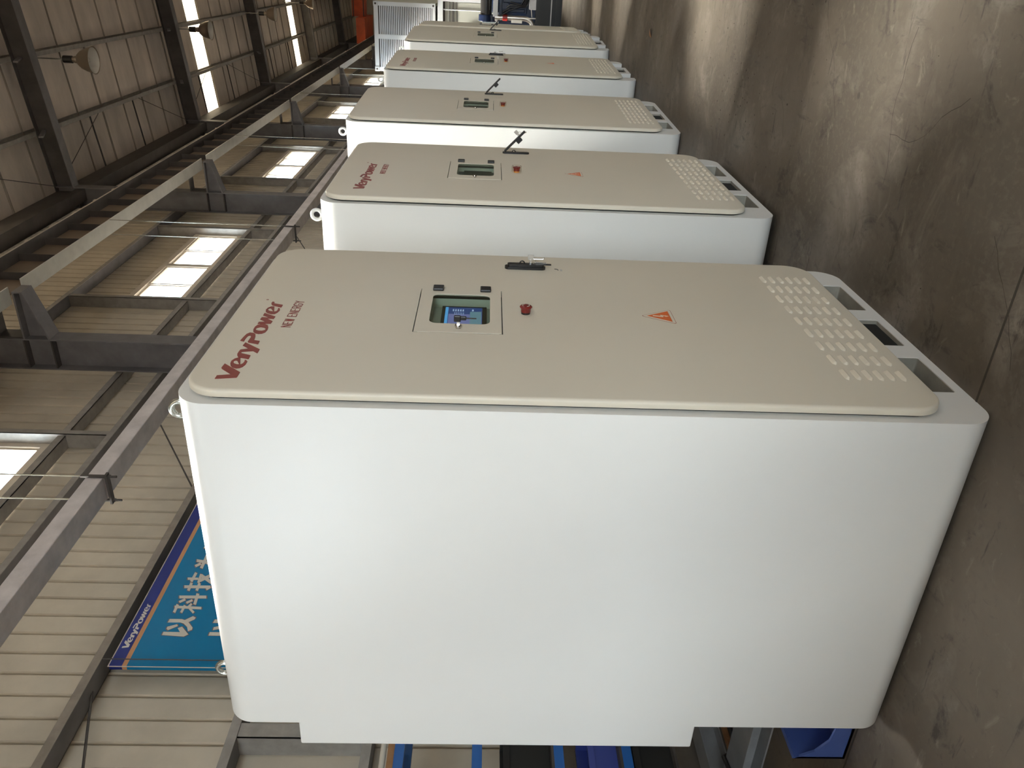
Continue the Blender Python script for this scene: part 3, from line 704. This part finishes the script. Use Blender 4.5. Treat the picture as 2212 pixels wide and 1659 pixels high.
def cabinet(loc, rz, H, label, P):
    """P: hz hatch centre z, hx0/hx1, base style, logo, etc."""
    root = thing('battery_cabinet', label, 'cabinet', loc, R(rz), 'row of white battery cabinets')
    bm_ = 'body'; dm = P.get('door', 'door')
    d0x, d1x, d0z, d1z = .0235, 1.228, .135, H - P.get('dm', .020)
    hx0, hx1, hz0, hz1 = P['hatch']
    hatch_rect = [(hx0, hz0), (hx1, hz0), (hx1, hz1), (hx0, hz1)]
    slots = [(.19, .43), (.52, .74), (.83, 1.083)]
    r = .09
    # body: swept rounded rectangle
    if P['base'] == 'slots':
        prof = rrect(0, W, 0, H, r, 14)
        holes = [rrect(a, b, .032, .125, .006, 2) for a, b in slots]
    else:
        rr_ = rrect(0, W, 0, H, r, 14)
        n = 15
        left = rr_[:n]; right = rr_[n:2 * n]; rest = rr_[2 * n:]
        notch = []
        for a, b in (slots[0], slots[2]): notch += [(a, 0), (a, .115), (b, .115), (b, 0)]
        prof = left + notch + right + rest
        holes = [rrect(*slots[1], .032, .115, .006, 2)]
    hole_h = [(hx0 + .01, hz0 + .01), (hx1 - .01, hz0 + .01), (hx1 - .01, hz1 - .01), (hx0 + .01, hz1 - .01)]
    m = MB(); m.plate(prof, holes + [hole_h], 0, D, close_back=False, hole_walls=False)
    k = len(prof)
    tr = tessellate_polygon([[Vector((q[0], q[1], 0)) for q in prof]])
    m.add([(q[0], D, q[1]) for q in prof], [tuple(t) for t in tr])
    pk = []
    for hl in holes:   # fork pockets
        kk = len(hl); vs = [(q[0], 0, q[1]) for q in hl] + [(q[0], .30, q[1]) for q in hl]
        m.add(vs, [(i, (i + 1) % kk, (i + 1) % kk + kk, i + kk) for i in range(kk)])
        m.add([(q[0], .30, q[1]) for q in hl], [tuple(range(kk))])
        lin = MB().plate([(q[0], q[1]) for q in hl], [grow(hl, -.0015)], .003, .29, hole_walls=True)
        lin.box(min(q[0] for q in hl) + .002, max(q[0] for q in hl) - .002, .285, .29, .035, .113)
        pk.append(lin)
    vs = [(q[0], 0, q[1]) for q in hole_h] + [(q[0], .06, q[1]) for q in hole_h]
    m.add(vs, [(i, (i + 1) % 4, (i + 1) % 4 + 4, i + 4) for i in range(4)]).add([(q[0], .06, q[1]) for q in hole_h], [(0, 1, 2, 3)])
    m.build('body', bm_, root, 35)
    for lin in pk: lin.build('fork_pocket', 'pocket', root)
    # dark grille in the middle pocket, divider tubes in the outer ones
    a, b = slots[1]
    g = MB(); g.box(a + .002, b - .002, .016, .07, .034, .122)
    for i in range(4): g.box(a + .03 + i * .05, a + .036 + i * .05, .04, .06, .034, .122)
    g.build('pocket_grille', 'blackr', root)
    if P['base'] == 'slots':
        for a, b in (slots[0], slots[2]): MB().box(a + .14, a + .145, .12, .29, .034, .122).build('pocket_divider', 'pocket', root)
    # black seal between door and body
    sl_ = rrect(d0x + .012, d1x - .012, d0z + .012, d1z - .012, .09, 10)
    MB().plate(sl_, [hole_h], -.008, 0.0).build('door_seal', 'blackr', root)
    # door with a rolled edge
    outer = rrect(d0x, d1x, d0z, d1z, .10, 12)
    def inset(d): return rrect(d0x + d, d1x - d, d0z + d, d1z - d, .10 - d, 12)
    m = MB()
    rings = [(inset(.012), -.008), (inset(.0), -.009)]
    br = .011
    for i in range(0, 7):
        t_ = i / 6 * PI / 2; rings.append((inset(br * (1 - math.cos(t_))), -(T - br) - br * math.sin(t_)))
    ring_shell(m, rings)
    last = rings[-1][0]
    m2 = MB(); m.plate(last, [hatch_rect], -T, -.008, close_back=False, outer_walls=False)
    door = m.build('door', dm, root, 50)
    # louvres: 9 across, 6 down
    if P.get('louvre', True):
        m = MB()
        for i in range(9):
            for j in range(6):
                cx_ = 1.036 - i * .1015; cz = P['lz'] - j * .0345
                L_ = .034; n_ = 6; hh = .0085
                rows = []
                for a_i in range(13):
                    s_ = -1 + a_i / 6; xx = cx_ + s_ * L_; w_ = max(0, 1 - s_ ** 6) ** .5
                    rows.append([(xx, -T, cz - hh * w_), (xx, -T - .007 * w_, cz - hh * .75 * w_), (xx, -T - .008 * w_, cz - hh * .2 * w_), (xx, -T - .0035 * w_, cz + hh * .7 * w_), (xx, -T, cz + hh * w_)])
                vs = [q for rw in rows for q in rw]
                m.add(vs, [(a * 5 + b, a * 5 + b + 1, (a + 1) * 5 + b + 1, (a + 1) * 5 + b) for a in range(12) for b in range(4)])
        m.build('louvres', dm, door, 40)
    # hatch: frame, glass, hinges, latch
    wx0, wx1, wz0, wz1 = hx0 + .072, hx1 - .048, hz0 + .042, hz1 - .047
    g_ = .0035
    wloop = rrect(wx0, wx1, wz0, wz1, .026, 8)
    m = MB(); m.plate([(hx0 + g_, hz0 + g_), (hx1 - g_, hz0 + g_), (hx1 - g_, hz1 - g_), (hx0 + g_, hz1 - g_)], [wloop], -T - .0015, -T + .001)
    hatch = m.build('hatch', dm, root)
    MB().plate(rrect(wx0 - .006, wx1 + .006, wz0 - .006, wz1 + .006, .03, 8), [], -T + .0012, -T + .0025).build('pane', 'hatchglass', hatch)
    for hz_ in (hz0 + .058, hz1 - .062):
        m = MB(); m.box(hx1 - .022, hx1 + .020, -T - .011, -T - .001, hz_ - .019, hz_ + .019)
        hg = m.build('hinge', 'black', hatch, None, .003)
    kz = (hz0 + hz1) / 2
    m = MB(); m.lathe([(.0, -.012), (.009, -.012), (.011, -.009), (.011, -.004), (.007, -.003), (.009, 0)], (hx0 + .04, -T - .001, kz), 'y', 20)
    m.build('latch_lock', 'chrome', hatch, 50)
    if P.get('hatch_key'):
        x_, z_ = hx0 + .04, kz; m = MB()
        m.box(x_ - .005, x_ + .005, -T - .044, -T - .022, z_ - .008, z_ + .014).box(x_ - .004, x_ + .004, -T - .042, -T - .028, z_ - .026, z_ - .006)
        kk_ = m.build('lock_key', 'black', root, None, .003)
        kk_['label'] = 'black handled key left in the hatch latch'
        MB().box(x_ - .001, x_ + .001, -T - .037, -T - .033, z_ - .058, z_ - .026).build('spare_blade', 'steeld', kk_)
        MB().box(x_ - .0015, x_ + .0015, -T - .022, -T - .012, z_ - .005, z_ + .005).build('blade', 'chrome', kk_)
    # control box contents
    scx0, scx1 = hx1 - .30, hx1 - .085
    m = MB(); m.box(scx0, scx1, .004, .059, hz0 + .037, hz1 - .051).build('panel_plate', 'steel' if not P.get('lit') else 'greybox', root)
    m = MB(); m.box(scx0 + .004, scx1 - .001, -.002, .006, hz0 + .053, hz1 - .081)
    ts = m.build('touch_screen', 'black', root)
    if P.get('lit'):
        zt_, zb_ = hz1 - .093, hz0 + .068; xr = scx1 - .012; xl = scx0 + .014; w_ = xr - xl; h_ = zt_ - zb_
        ts['label'] = 'touch screen switched on with blue pages'
        MB().box(xl, xr, -.0028, -.002, zb_, zt_).build('display', 'scr_bg', ts)
        MB().box(xl, xr, -.0034, -.0028, zt_ - .010, zt_).build('title_bar', 'scr_bar', ts)
        MB().box(xl, xr - w_ * .32, -.0033, -.0028, zb_ + .002, zt_ - .012).build('page_panel', 'scr_mid', ts)
        m = MB()
        for i in range(5): m.box(xr - .036, xr - .020, -.0040, -.0034, zt_ - .030 - i * .0085, zt_ - .0255 - i * .0085)
        m.box(xr - .032, xr - .018, -.0040, -.0034, zb_ + .030, zb_ + .036)
        for i in range(6): m.box(xr - .066, xr - .046, -.0040, -.0034, zt_ - .034 - i * .006, zt_ - .0325 - i * .006)
        m.build('menu_icons', 'scr_lite', ts)
        MB().box(xl, xr - w_ * .2, -.0038, -.0033, zb_ + .003, zb_ + .042).build('data_table', 'scr_teal', ts)
        m = MB().lathe([(0, -.022), (.012, -.022), (.016, -.010), (.014, 0)], (hx1 - .15, .050, hz1 - .030), 'y', 20)
        m.build('inner_red_button', 'redbtn', root, 50)
    # emergency stop
    if P.get('estop'):
        ex, ez = P['estop']
        m = MB().lathe([(0, -.030), (.008, -.0303), (.019, -.0275), (.0215, -.0245), (.0195, -.022), (.0165, -.017), (.0165, -.007), (.014, -.007), (.014, 0)], (ex, -T, ez), 'y', 28)
        b_ = m.build('emergency_button', 'redbtn', root, 50)
        m = MB().lathe([(.0145, -.0085), (.0155, -.0085), (.0155, 0)], (ex, -T, ez), 'y', 28)
        m.build('button_collar', 'black' if not P.get('guard') else 'orangebtn', b_, 50)
        m = MB().torus((ex, -T - .0298, ez), (0, 1, 0), .0115, .0009, 24, 6, (.3, 2.2)).torus((ex, -T - .0298, ez), (0, 1, 0), .0115, .0009, 24, 6, (3.4, 5.3))
        m.build('turn_arrows', 'signwh', b_)
        if P.get('guard'):
            m = MB().lathe([(.027, 0), (.027, -.030), (.025, -.035), (.020, -.037)], (ex, -T, ez), 'y', 28)
            g = m.build('button_guard', 'clearplastic', b_, 50); g['label'] = 'clear plastic guard around the button'
    # swing handle
    if P.get('handle'):
        hxx, hz_t = P['handle']; hz_b = hz_t - .158
        pl = rrect(hxx - .0165, hxx + .0165, hz_b, hz_t, .0155, 8)
        op = P.get('open')
        m = MB(); m.plate(pl, [], -T - (.008 if op else .010), -T)
        hd = m.build('handle', 'black', root, 40, .002)
        m = MB().torus((hxx, -T - (.010 if op else .022), (hz_t + hz_b) / 2 + .012), (1, 0, 0), .0085, .0026, 20, 8)
        m.build('padlock_loop', 'black', hd, 60)
        if op:
            a = R(46); d = Vector((0, -math.sin(a), -math.cos(a))); nrm = Vector((0, -math.cos(a), math.sin(a)))
            base = Vector((hxx, -T - .012, hz_t - .012)); c = base + d * .083
            MB().obox(c, (.0125, 0, 0), d * .083, nrm * .006).build('lever', 'black', hd, None, .004)
            c = base + d * .105 - nrm * .014
            MB().obox(c, (.012, 0, 0), d * .017, nrm * .013).build('lock_block', 'black', hd, None, .003)
            if P.get('keys'):
                e = base + d * .125; m = MB()
                m.obox(e + nrm * .030, (.002, 0, 0), d * .010, nrm * .011).obox(e + nrm * .012, (.0015, 0, 0), d * .004, nrm * .012)
                m.torus(e + nrm * .014 + Vector((0, -.002, -.006)), (1, 0, 0), .013, .001, 24, 6)
                m.tube([e + nrm * .006, e + nrm * .004 + Vector((0, -.012, -.014)), e + nrm * .004 + Vector((0, -.022, -.040))], .0035, 8)
                kq = m.build('key_bunch', 'chrome', root, 40); kq['label'] = 'silver keys hanging at the open lever'
        else:
            MB().plate(rrect(hxx - .012, hxx + .012, hz_b + .006, hz_t - .010, .010, 6), [], -T - .020, -T - .010).box(hxx - .005, hxx + .005, -T - .021, -T - .017, hz_b - .022, hz_b + .02).build('lever', 'black', hd, 40, .0015)
            if P.get('keys'):
                kz_ = hz_t - .100; m = MB(); yy = -T - .034
                m.box(hxx - .001, hxx + .001, yy - .022, yy - .002, kz_ - .010, kz_ + .012)
                m.box(hxx - .0015, hxx + .0015, yy - .004, -T - .019, kz_ - .003, kz_ + .004)
                m.torus((hxx + .002, yy + .002, kz_ - .006), (1, 0, 0), .013, .0009, 24, 6)
                m.tube([(hxx + .002, yy - .005, kz_ + .008), (hxx + .002, yy - .005, kz_ - .046), (hxx + .002, yy - .012, kz_ - .053)], .0022, 8)
                m.box(hxx + .003, hxx + .006, yy + .008, yy + .012, kz_ - .060, kz_ - .020)
                kq = m.build('key_bunch', 'chrome', root, 40); kq['label'] = 'silver keys and hook hanging at the closed handle'
        # turning arrow and mark below the handle
        if P.get('mark'):
            m = MB().torus((hxx - .006, -T - .0004, hz_b - .040), (0, 1, 0), .010, .0016, 20, 5, (-2.2, .4))
            m.build('turn_mark', 'black', root)
            m = MB()
            for i in range(3): m.box(hxx - .016 + i * .007, hxx - .012 + i * .007, -T - .0006, -T - .0001, hz_b - .066, hz_b - .058)
            m.build('stencil_mark', 'greybox', root)
    # lettering and warning sticker
    if P.get('logo'):
        lx, lz, sc = P['logo']; m = MB()
        for ps in LOGO:
            q = [[(lx + x_ * sc, lz + z_ * sc) for x_, z_ in p] for p in ps]
            m.plate(q[0], q[1:], -T - .0014, -T - .0001)
        m.torus((lx + .585 * sc, -T - .0006, lz + .058 * sc), (0, 1, 0), .0035, .0006, 12, 5)
        lg = m.build('brand_lettering', 'red', root); lg['label'] = 'dark red VeryPower lettering'
        nx, nz, ns = P['slogan']
        m = stroke_text('NEW ENERGY', nx, nz, .028 * ns, .0155 * ns, .0080 * ns, .0024)
        lg = m.build('slogan_lettering', 'red', root); lg['label'] = 'thin dark red NEW ENERGY lettering'
    if P.get('tri'):
        tx, tz, s_ = P['tri']
        def tri(k, n_=0.0):
            return [(tx - .0635 * k, tz - .038 * k), (tx + .0635 * k, tz - .038 * k), (tx, tz + .076 * k)]
        def rtri(k, rad):
            P3 = [Vector(q) for q in tri(k)]; o_ = []
            for i in range(3):
                p = P3[i]; a = (P3[i - 1] - p).normalized(); b = (P3[(i + 1) % 3] - p).normalized()
                for t_ in range(7):
                    u = t_ / 6; q1 = p + a * rad * (1 - u) ** 2 + b * rad * u ** 2
                    o_.append(tuple(q1))
            return o_
        st_ = MB().plate(rtri(1.0 * s_, .014), [], -T - .0004, -T).build('warning_sticker', 'darkred', root)
        st_['label'] = 'orange high voltage triangle sticker'
        MB().plate(rtri(.955 * s_, .012), [], -T - .0008, -T - .0003).build('sticker_field', 'door', st_)
        k = .71 * s_; q = [(tx - .0655 * k, tz - .0375 * k), (tx + .0655 * k, tz - .0375 * k), (tx, tz + .0755 * k)]
        MB().plate(q, [], -T - .0012, -T - .0007).build('sticker_triangle', 'orange', st_)
        b0 = [(-.002, .034), (.006, .034), (.001, .004), (.012, .004), (.0035, -.014), (.007, -.014), (.001, -.027), (-.005, -.014), (-.0015, -.014), (.002, -.004), (-.009, -.004)]
        MB().plate([(tx + x_ * s_ * .9, tz + z_ * s_ * .9 + .002) for x_, z_ in b0], [], -T - .0016, -T - .0011).build('sticker_bolt', 'sticker', st_)
    # lifting rings
    for ex, ey in ((.16, P.get('ry', .11)), (1.09, P.get('ry', .11)), (.16, 1.16), (1.09, 1.16)):
        m = MB(); rm = P['ring']
        rx = (1, 0, 0)
        m.torus((ex, ey, H + .040), rx, .0245, .0092, 36, 14)
        m.lathe([(.0, 0), (.018, 0), (.018, .006), (.012, .010), (.010, .016)], (ex, ey, H), 'z', 20)
        m.build('lifting_ring', rm, root, 60)
    # shallow housing on the back
    if P.get('rear', True):
        m = MB(); m.box(.02, W - .02, D, D + .133, .668, 2.05)
        m.build('rear_housing', bm_, root, None, .006)
    if P.get('dot'):
        m = MB().lathe([(0, -.002), (.005, -.002), (.005, 0)], (*[P['dot'][0]], -T, P['dot'][1]), 'y', 12)
        m.build('plug', 'greybox', root)
    return root

cabinet((0, 0, 0), 0, 2.288, 'nearest large white battery cabinet with lit touch screen and red lettering', dict(
    hatch=(.442, .822, 1.389, 1.678), base='slots', lz=.366, hatch_key=True, lit=True, estop=(.622, 1.31), handle=(1.0745, 1.374), keys=True, mark=True,
    logo=(.085, 2.13, 1.0), slogan=(.448, 2.063, 1.0), tri=(.634, .839, 1.0), ring='zinc'))
cabinet((1.905, -.035, .026), -.85, 2.232, 'second cabinet in the row, red lettering, open lever and a guarded stop button', dict(
    hatch=(.425, .805, 1.346, 1.634), base='slots', lz=.345, guard=True, estop=(.612, 1.264), handle=(1.065, 1.335), open=True, keys=True, door='door',
    logo=(.15, 2.03, .93), slogan=(.465, 1.965, .93), tri=(.615, .935, .9), ring='zincw'))
# low feet lift the second cabinet off the floor
cabinet((4.19, -.015, .0), -2.6, 2.505, 'third cabinet in the row, no lettering, open lever and amber stop button', dict(
    hatch=(.442, .822, 1.409, 1.697), base='slots', lz=.366, guard=True, estop=(.624, 1.335), handle=(1.095, 1.485), open=True, door='door', ring='zincw'))
cabinet((6.35, -.13, .0), -2.4, 2.48, 'fourth cabinet in the row, small red lettering, closed lever with keys', dict(
    hatch=(.442, .822, 1.36, 1.65), base='notch', lz=.366, guard=True, estop=(.66, 1.28), handle=(1.10, 1.46), keys=True, door='doorb',
    logo=(.10, 2.27, .95), slogan=(.43, 2.20, .95), tri=(.68, .80, .9), ring='zincw'))
cabinet((8.44, -.22, .0), -3.4, 2.48, 'fifth cabinet in the row, plain door with an open lever against the farthest one', dict(
    hatch=(.442, .822, 1.36, 1.655), base='notch', lz=.366, handle=(1.09, 1.46), open=True, keys=True, door='doorb', ring='zincw', dot=(.62, 1.28)))
cabinet((10.51, -.255, .0), .98, 2.49, 'farthest cabinet of the row, only a thin slice visible beside the engine', dict(
    hatch=(.442, .822, 1.36, 1.655), base='notch', lz=.366, door='doorb', ring='zincw'))

# ------------------------------------------------------------ things far down the hall
root = thing('louvred_container', 'white louvred container end standing on top of the cream container', 'container', (31, 0, 3.50))
y0, y1, h = .30, 2.72, 2.30
f = .14
m = MB(); m.box(.02, 6, y0, y1, 0, h).build('shell', 'contc', root)
m = MB().box(-.06, .02, y0, y0 + f, 0, h).box(-.06, .02, y1 - f, y1, 0, h).box(-.06, .02, y0, y1, 0, .12).box(-.06, .02, y0, y1, h - .16, h).box(-.06, .02, 1.42, 1.58, .12, h - .16)
m.build('end_frame', 'contw', root)
for a, b_ in ((y0 + f, 1.42), (1.58, y1 - f)):
    MB().box(-.005, .02, a, b_, .12, h - .16).build('louvre_back', 'contd', root)
    m = MB(); n_ = 29
    for i in range(n_):
        z = .14 + i * (h - .32) / n_; m.add([(-.055, a, z), (-.055, b_, z), (-.055, b_, z + .040), (-.055, a, z + .040), (-.01, a, z + .012), (-.01, b_, z + .012), (-.01, b_, z + .050), (-.01, a, z + .050)], [(0, 1, 2, 3), (4, 7, 6, 5), (0, 4, 5, 1), (1, 5, 6, 2), (2, 6, 7, 3), (3, 7, 4, 0)])
    m.build('louvre_panel', 'contw', root)
for yy in (y0 - .01, y1 - .15):
    for zz in (0, h - .15):
        c_ = MB().box(-.09, .08, yy, yy + .16, zz, zz + .16).build('corner_casting', 'contw', root)
        MB().tube([(-.095, yy + .08, zz + .08), (-.08, yy + .08, zz + .08)], .035, 16).build('casting_hole', 'contd', c_)
root = thing('cream_container', 'cream container with tall doors and lock rods under the louvred one', 'container', (31, 0, 0))
MB().box(.03, 6, .1, 2.72, .15, 3.42).build('shell', 'contc', root)
m = MB().box(-.06, .03, .05, 2.75, 3.22, 3.42).box(-.06, .03, .05, 2.75, .15, .35).box(-.06, .03, .05, .2, .35, 3.22).box(-.06, .03, 2.6, 2.75, .35, 3.22)
m.build('end_frame', 'contw', root)
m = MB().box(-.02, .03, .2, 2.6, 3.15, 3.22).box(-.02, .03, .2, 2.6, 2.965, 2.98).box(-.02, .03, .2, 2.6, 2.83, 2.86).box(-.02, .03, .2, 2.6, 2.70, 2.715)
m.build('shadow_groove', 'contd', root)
for a, b_ in ((.22, 1.38), (1.42, 2.58)):
    d_ = MB().box(0, .029, a, b_, .36, 2.70).build('leaf', 'contc', root)
    MB().tube([(-.03, a + .25, .4), (-.03, a + .25, 3.2)], .02, 8).build('lock_rod', 'contw', d_, 60)
    MB().box(-.05, -.02, a + .2, a + .5, 1.5, 1.56).build('lock_lever', 'greybox', d_)
MB().box(.1, 6, .2, 2.6, 0, .15).build('skid', 'contd', root)
# foot rails under the upper container
tag(MB().box(31.1, 37, .4, .6, 3.42, 3.50).build('dunnage_rail', 'steeld'), 'dark rail between the two stacked containers, left one', 'rail')
tag(MB().box(31.1, 37, 2.4, 2.6, 3.42, 3.50).build('dunnage_rail', 'steeld'), 'dark rail between the two stacked containers, wall side', 'rail')

root = thing('generator_set', 'dark blue diesel engine with steel pipe on a black base, beyond the last cabinet', 'engine', (16, 0, 0))
m = MB().box(0, 3.4, -1.7, .15, .05, .52).box(-.04, 0, -1.7, .15, .05, .12).box(-.04, 0, -1.7, .15, .44, .52)
m.build('base_frame', 'radblack', root)
MB().box(-.05, -.005, -1.7, .15, .205, .225).build('frame_lip', 'greybox', root)
MB().box(0, 3.4, -1.7, .15, 0, .05).build('skid_plate', 'radblack', root)
m = MB().box(.25, 3.0, -1.35, .02, .52, 1.28).box(.15, .3, -1.2, -.2, .7, 1.22)
for i in range(6): m.box(.10, .25, -1.2 + i * .18, -1.13 + i * .18, .75, 1.2)
for i in range(3): m.tube([(.12, -.45 - i * .3, 1.05), (.26, -.45 - i * .3, 1.05)], .07, 16)
m.build('engine_block', 'engblue', root, 30, .012)
m = MB().box(.35, 2.8, -1.15, -.2, 1.28, 1.42).build('rocker_cover', 'engblue', root, None, .02)
m = MB().tube([(.15, -.95, 1.54), (.15, -.17, 1.54)], .115, 24).build('air_filter', 'black', root, 40)
m = MB().tube([(.15, -.17, 1.54), (.15, -.04, 1.54)], .15, 24).tube([(.15, -.17, 1.42), (.15, -.04, 1.42)], .11, 20)
m.build('turbocharger', 'engblue', root, 40, .008)
MB().box(.1, .25, -.05, .03, 1.30, 1.62).build('outlet_flange', 'zinc', root, None, .006)
MB().box(.0, .12, -.9, -.14, 1.30, 1.40).build('heat_shield', 'greybox', root, None, .004)
m = MB().tube([(.05, -.13, 1.36), (.05, -.13, .78), (.05, -.12, .70), (.05, -.08, .62), (.05, .0, .57), (.05, .10, .56)], .050, 20)
m.build('coolant_pipe', 'pipe', root, 60)
MB().tube([(.05, -.13, 1.10), (.05, -.13, 1.20)], .062, 20).build('hose_joint', 'redbtn', root, 40)
MB().box(-.012, .0, -.10, -.04, .80, 1.02).box(-.02, -.012, -.10, -.04, .80, 1.02).build('data_plate', 'signwh', root)
MB().box(-.02, .25, -.8, -.30, .52, .66).build('control_box', 'greybox', root, None, .01)
m = MB()
for i in range(4):
    pts_ = [(.02, -.15 - i * .09, 1.28 - .08 * i), (-.04, -.28 - i * .05, 1.05), (-.03, -.35, .85 - i * .04), (.05, -.62 + i * .06, .68)]
    m.tube(pts_, .014, 8)
m.build('wiring_hoses', 'black', root, 60)
MB().tube([(.0, -.14, .52), (.0, -.14, .70)], .012, 8).tube([(.0, -.30, .62), (.0, -.16, .60)], .008, 8).build('dipstick', 'signwh', root)

# ------------------------------------------------------------ behind the nearest cabinet
root = thing('storage_rack', 'blue storage rack holding bins behind the nearest cabinet', 'rack', (0, 0, 0))
for z in (1.76, 1.40, 1.02, .70):
    for yy in (2.16, 2.60):
        MB().box(-1.6, 1.42, yy, yy + .03, z, z + .045).build('beam', 'rackblue', root)
for xx in (-1.62, 1.40):
    for yy in (2.16, 2.60):
        MB().box(xx, xx + .05, yy, yy + .04, 0, 1.82).build('post', 'rackblue', root)
for z in (.49, .745, 1.065):
    MB().box(-1.57, 1.40, 2.16, 2.64, z, z + .012).build('shelf_board', 'steeld', root)
tag(MB().box(-1.5, .96, 2.2, 2.62, 1.806, 1.84).build('wooden_board', 'wood'), 'raw brown board lying on the top of the blue rack', 'board')
tag(MB().tube([(-.4, 2.20, 1.86), (.80, 2.20, 1.86)], .014, 12).build('cardboard_tube', 'signwh', None, 50), 'thin pale tube lying on top of the blue rack', 'tube')
def crate(name, x0, x1, y0, y1, z0, z1, mm, lab, cat, lean=.02):
    m = MB(); t = .008
    o_ = [(x0, y0), (x1, y0), (x1, y1), (x0, y1)]; i_ = [(x0 + t, y0 + t), (x1 - t, y0 + t), (x1 - t, y1 - t), (x0 + t, y1 - t)]
    s_ = [(x0 + lean, y0 + lean), (x1 - lean, y0 + lean), (x1 - lean, y1 - lean), (x0 + lean, y1 - lean)]
    q_ = [(x0 + lean + t, y0 + lean + t), (x1 - lean - t, y0 + lean + t), (x1 - lean - t, y1 - lean - t), (x0 + lean + t, y1 - lean - t)]
    vs = [(*p, z0) for p in s_] + [(*p, z1) for p in o_] + [(*p, z1) for p in i_] + [(*p, z0 + t) for p in q_]
    fs = [(0, 3, 2, 1)]
    for k in range(4):
        j = (k + 1) % 4; fs += [(k, j, 4 + j, 4 + k), (4 + k, 4 + j, 8 + j, 8 + k), (8 + k, 8 + j, 12 + j, 12 + k)]
    fs.append((12, 13, 14, 15)); m.add(vs, fs)
    m.box(x0 - .008, x1 + .008, y0 - .008, y0, z1 - .03, z1).box(x0 - .008, x1 + .008, y1, y1 + .008, z1 - .03, z1).box(x1, x1 + .008, y0, y1, z1 - .03, z1).box(x0 - .008, x0, y0, y1, z1 - .03, z1)
    return tag(m.build(name, mm), lab, cat)
crate('plastic_crate', .30, .93, 2.20, 2.58, .758, .90, 'crated', 'indigo plastic crate on the second lowest shelf of the blue rack', 'crate')
crate('tool_box', -.40, .92, 2.20, 2.58, 1.08, 1.30, 'blackr', 'black bin on the middle shelf of the blue rack', 'bin')
crate('parts_bin', .10, .93, 2.18, 2.60, .503, .69, 'blackr', 'dark bin on the lowest shelf of the blue rack', 'bin')
# scoop fronted blue bin on the floor
m = MB(); x0, x1, y0, y1, zt = .15, .62, 1.40, 1.60, .20
m.box(x0, x1, y0, y1, 0, .01).box(x0, x1, y0, y0 + .01, 0, zt).box(x0, x1, y1 - .01, y1, 0, zt).box(x1 - .01, x1, y0, y1, 0, zt)
sc_ = [(y0, 0), (y1, 0), (y1, zt), (y1 - .04, zt * .62), (y1 - .10, zt * .40), (y0, zt * .34)]
m.add([(x0, p, q) for p, q in sc_] + [(x0 + .01, p, q) for p, q in sc_],
      [(0, 1, 2, 3, 4, 5), (11, 10, 9, 8, 7, 6)] + [(i, (i + 1) % 6, (i + 1) % 6 + 6, i + 6) for i in range(6)])
m.box(x0 + .01, x1 + .012, y1, y1 + .012, zt - .03, zt)
tag(m.build('scoop_bin', 'crate'), 'blue scoop fronted plastic bin on the floor behind the nearest cabinet', 'bin')
def ibeam(name, p0, p1, w_, h_, lab):
    p0, p1 = Vector(p0), Vector(p1); d = (p1 - p0) / 2; c = (p0 + p1) / 2; s_ = Vector((-d.y, d.x, 0)).normalized()
    m = MB(); t = .008
    m.obox(c + Vector((0, 0, t / 2)), d, s_ * w_ / 2, (0, 0, t / 2)).obox(c + Vector((0, 0, h_ - t / 2)), d, s_ * w_ / 2, (0, 0, t / 2)).obox(c + Vector((0, 0, h_ / 2)), d, s_ * t / 2, (0, 0, h_ / 2 - t))
    return tag(m.build(name, 'beamgrey'), lab, 'beam')
ibeam('stock_beam', (-1.4, 2.90, 0), (1.55, 2.90, 0), .16, .12, 'grey steel beam lying along the foot of the window wall')
ibeam('stock_beam', (.80, 1.75, 0), (.80, 2.78, 0), .2, .10, 'pale grey steel beam lying on the floor crossways behind the blue bin')
tag(MB().box(.95, 1.60, 2.70, 2.74, 0, .02).build('wood_strip', 'wood'), 'narrow orange wood strip on the floor beside the wall foot beam', 'strip')
tag(MB().tube([(1.35, 2.66, .012), (.96, 2.60, .012), (.90, 2.585, .112), (.70, 2.53, .112), (.64, 2.51, .012), (.3, 2.42, .012)], .012, 8).build('black_cable', 'black', None, 60), 'black cable lying over the pale beam behind the nearest cabinet', 'cable')
root = thing('shade_crate', 'low brown crate added behind the camera to shade the nearest cabinet', 'crate', (-3.75, -.9, 0))
MB().box(-.6, .6, -1.2, 1.5, .1, 1.0).build('shade_crate_wall', 'masonry', root)  # unseen block, added to keep low light off the nearest cabinet's side
for yy in (-1.2, 0, 1.3): MB().box(-.6, .6, yy, yy + .2, 0, .1).build('skid', 'wood', root)
# leaf on the floor
m = MB(); n_ = 10; vs = []
for i in range(n_ + 1):
    u = i / n_; w_ = .022 * math.sin(PI * u); vs += [(.13 * u, -w_, .004 + .012 * math.sin(PI * u)), (.13 * u, w_, .004 + .006 * math.sin(PI * u) + .002)]
m.add(vs, [(2 * i, 2 * i + 1, 2 * i + 3, 2 * i + 2) for i in range(n_)]); m.add([(x_, y_, z_ - .002) for x_, y_, z_ in vs], [(2 * i, 2 * i + 2, 2 * i + 3, 2 * i + 1) for i in range(n_)])
lf = m.build('dry_leaf', 'wood'); lf.location = (5.87, -.56, 0); lf.rotation_euler = (0, 0, R(-30))
tag(lf, 'small dry brown leaf on the floor in front of the fourth cabinet', 'leaf')
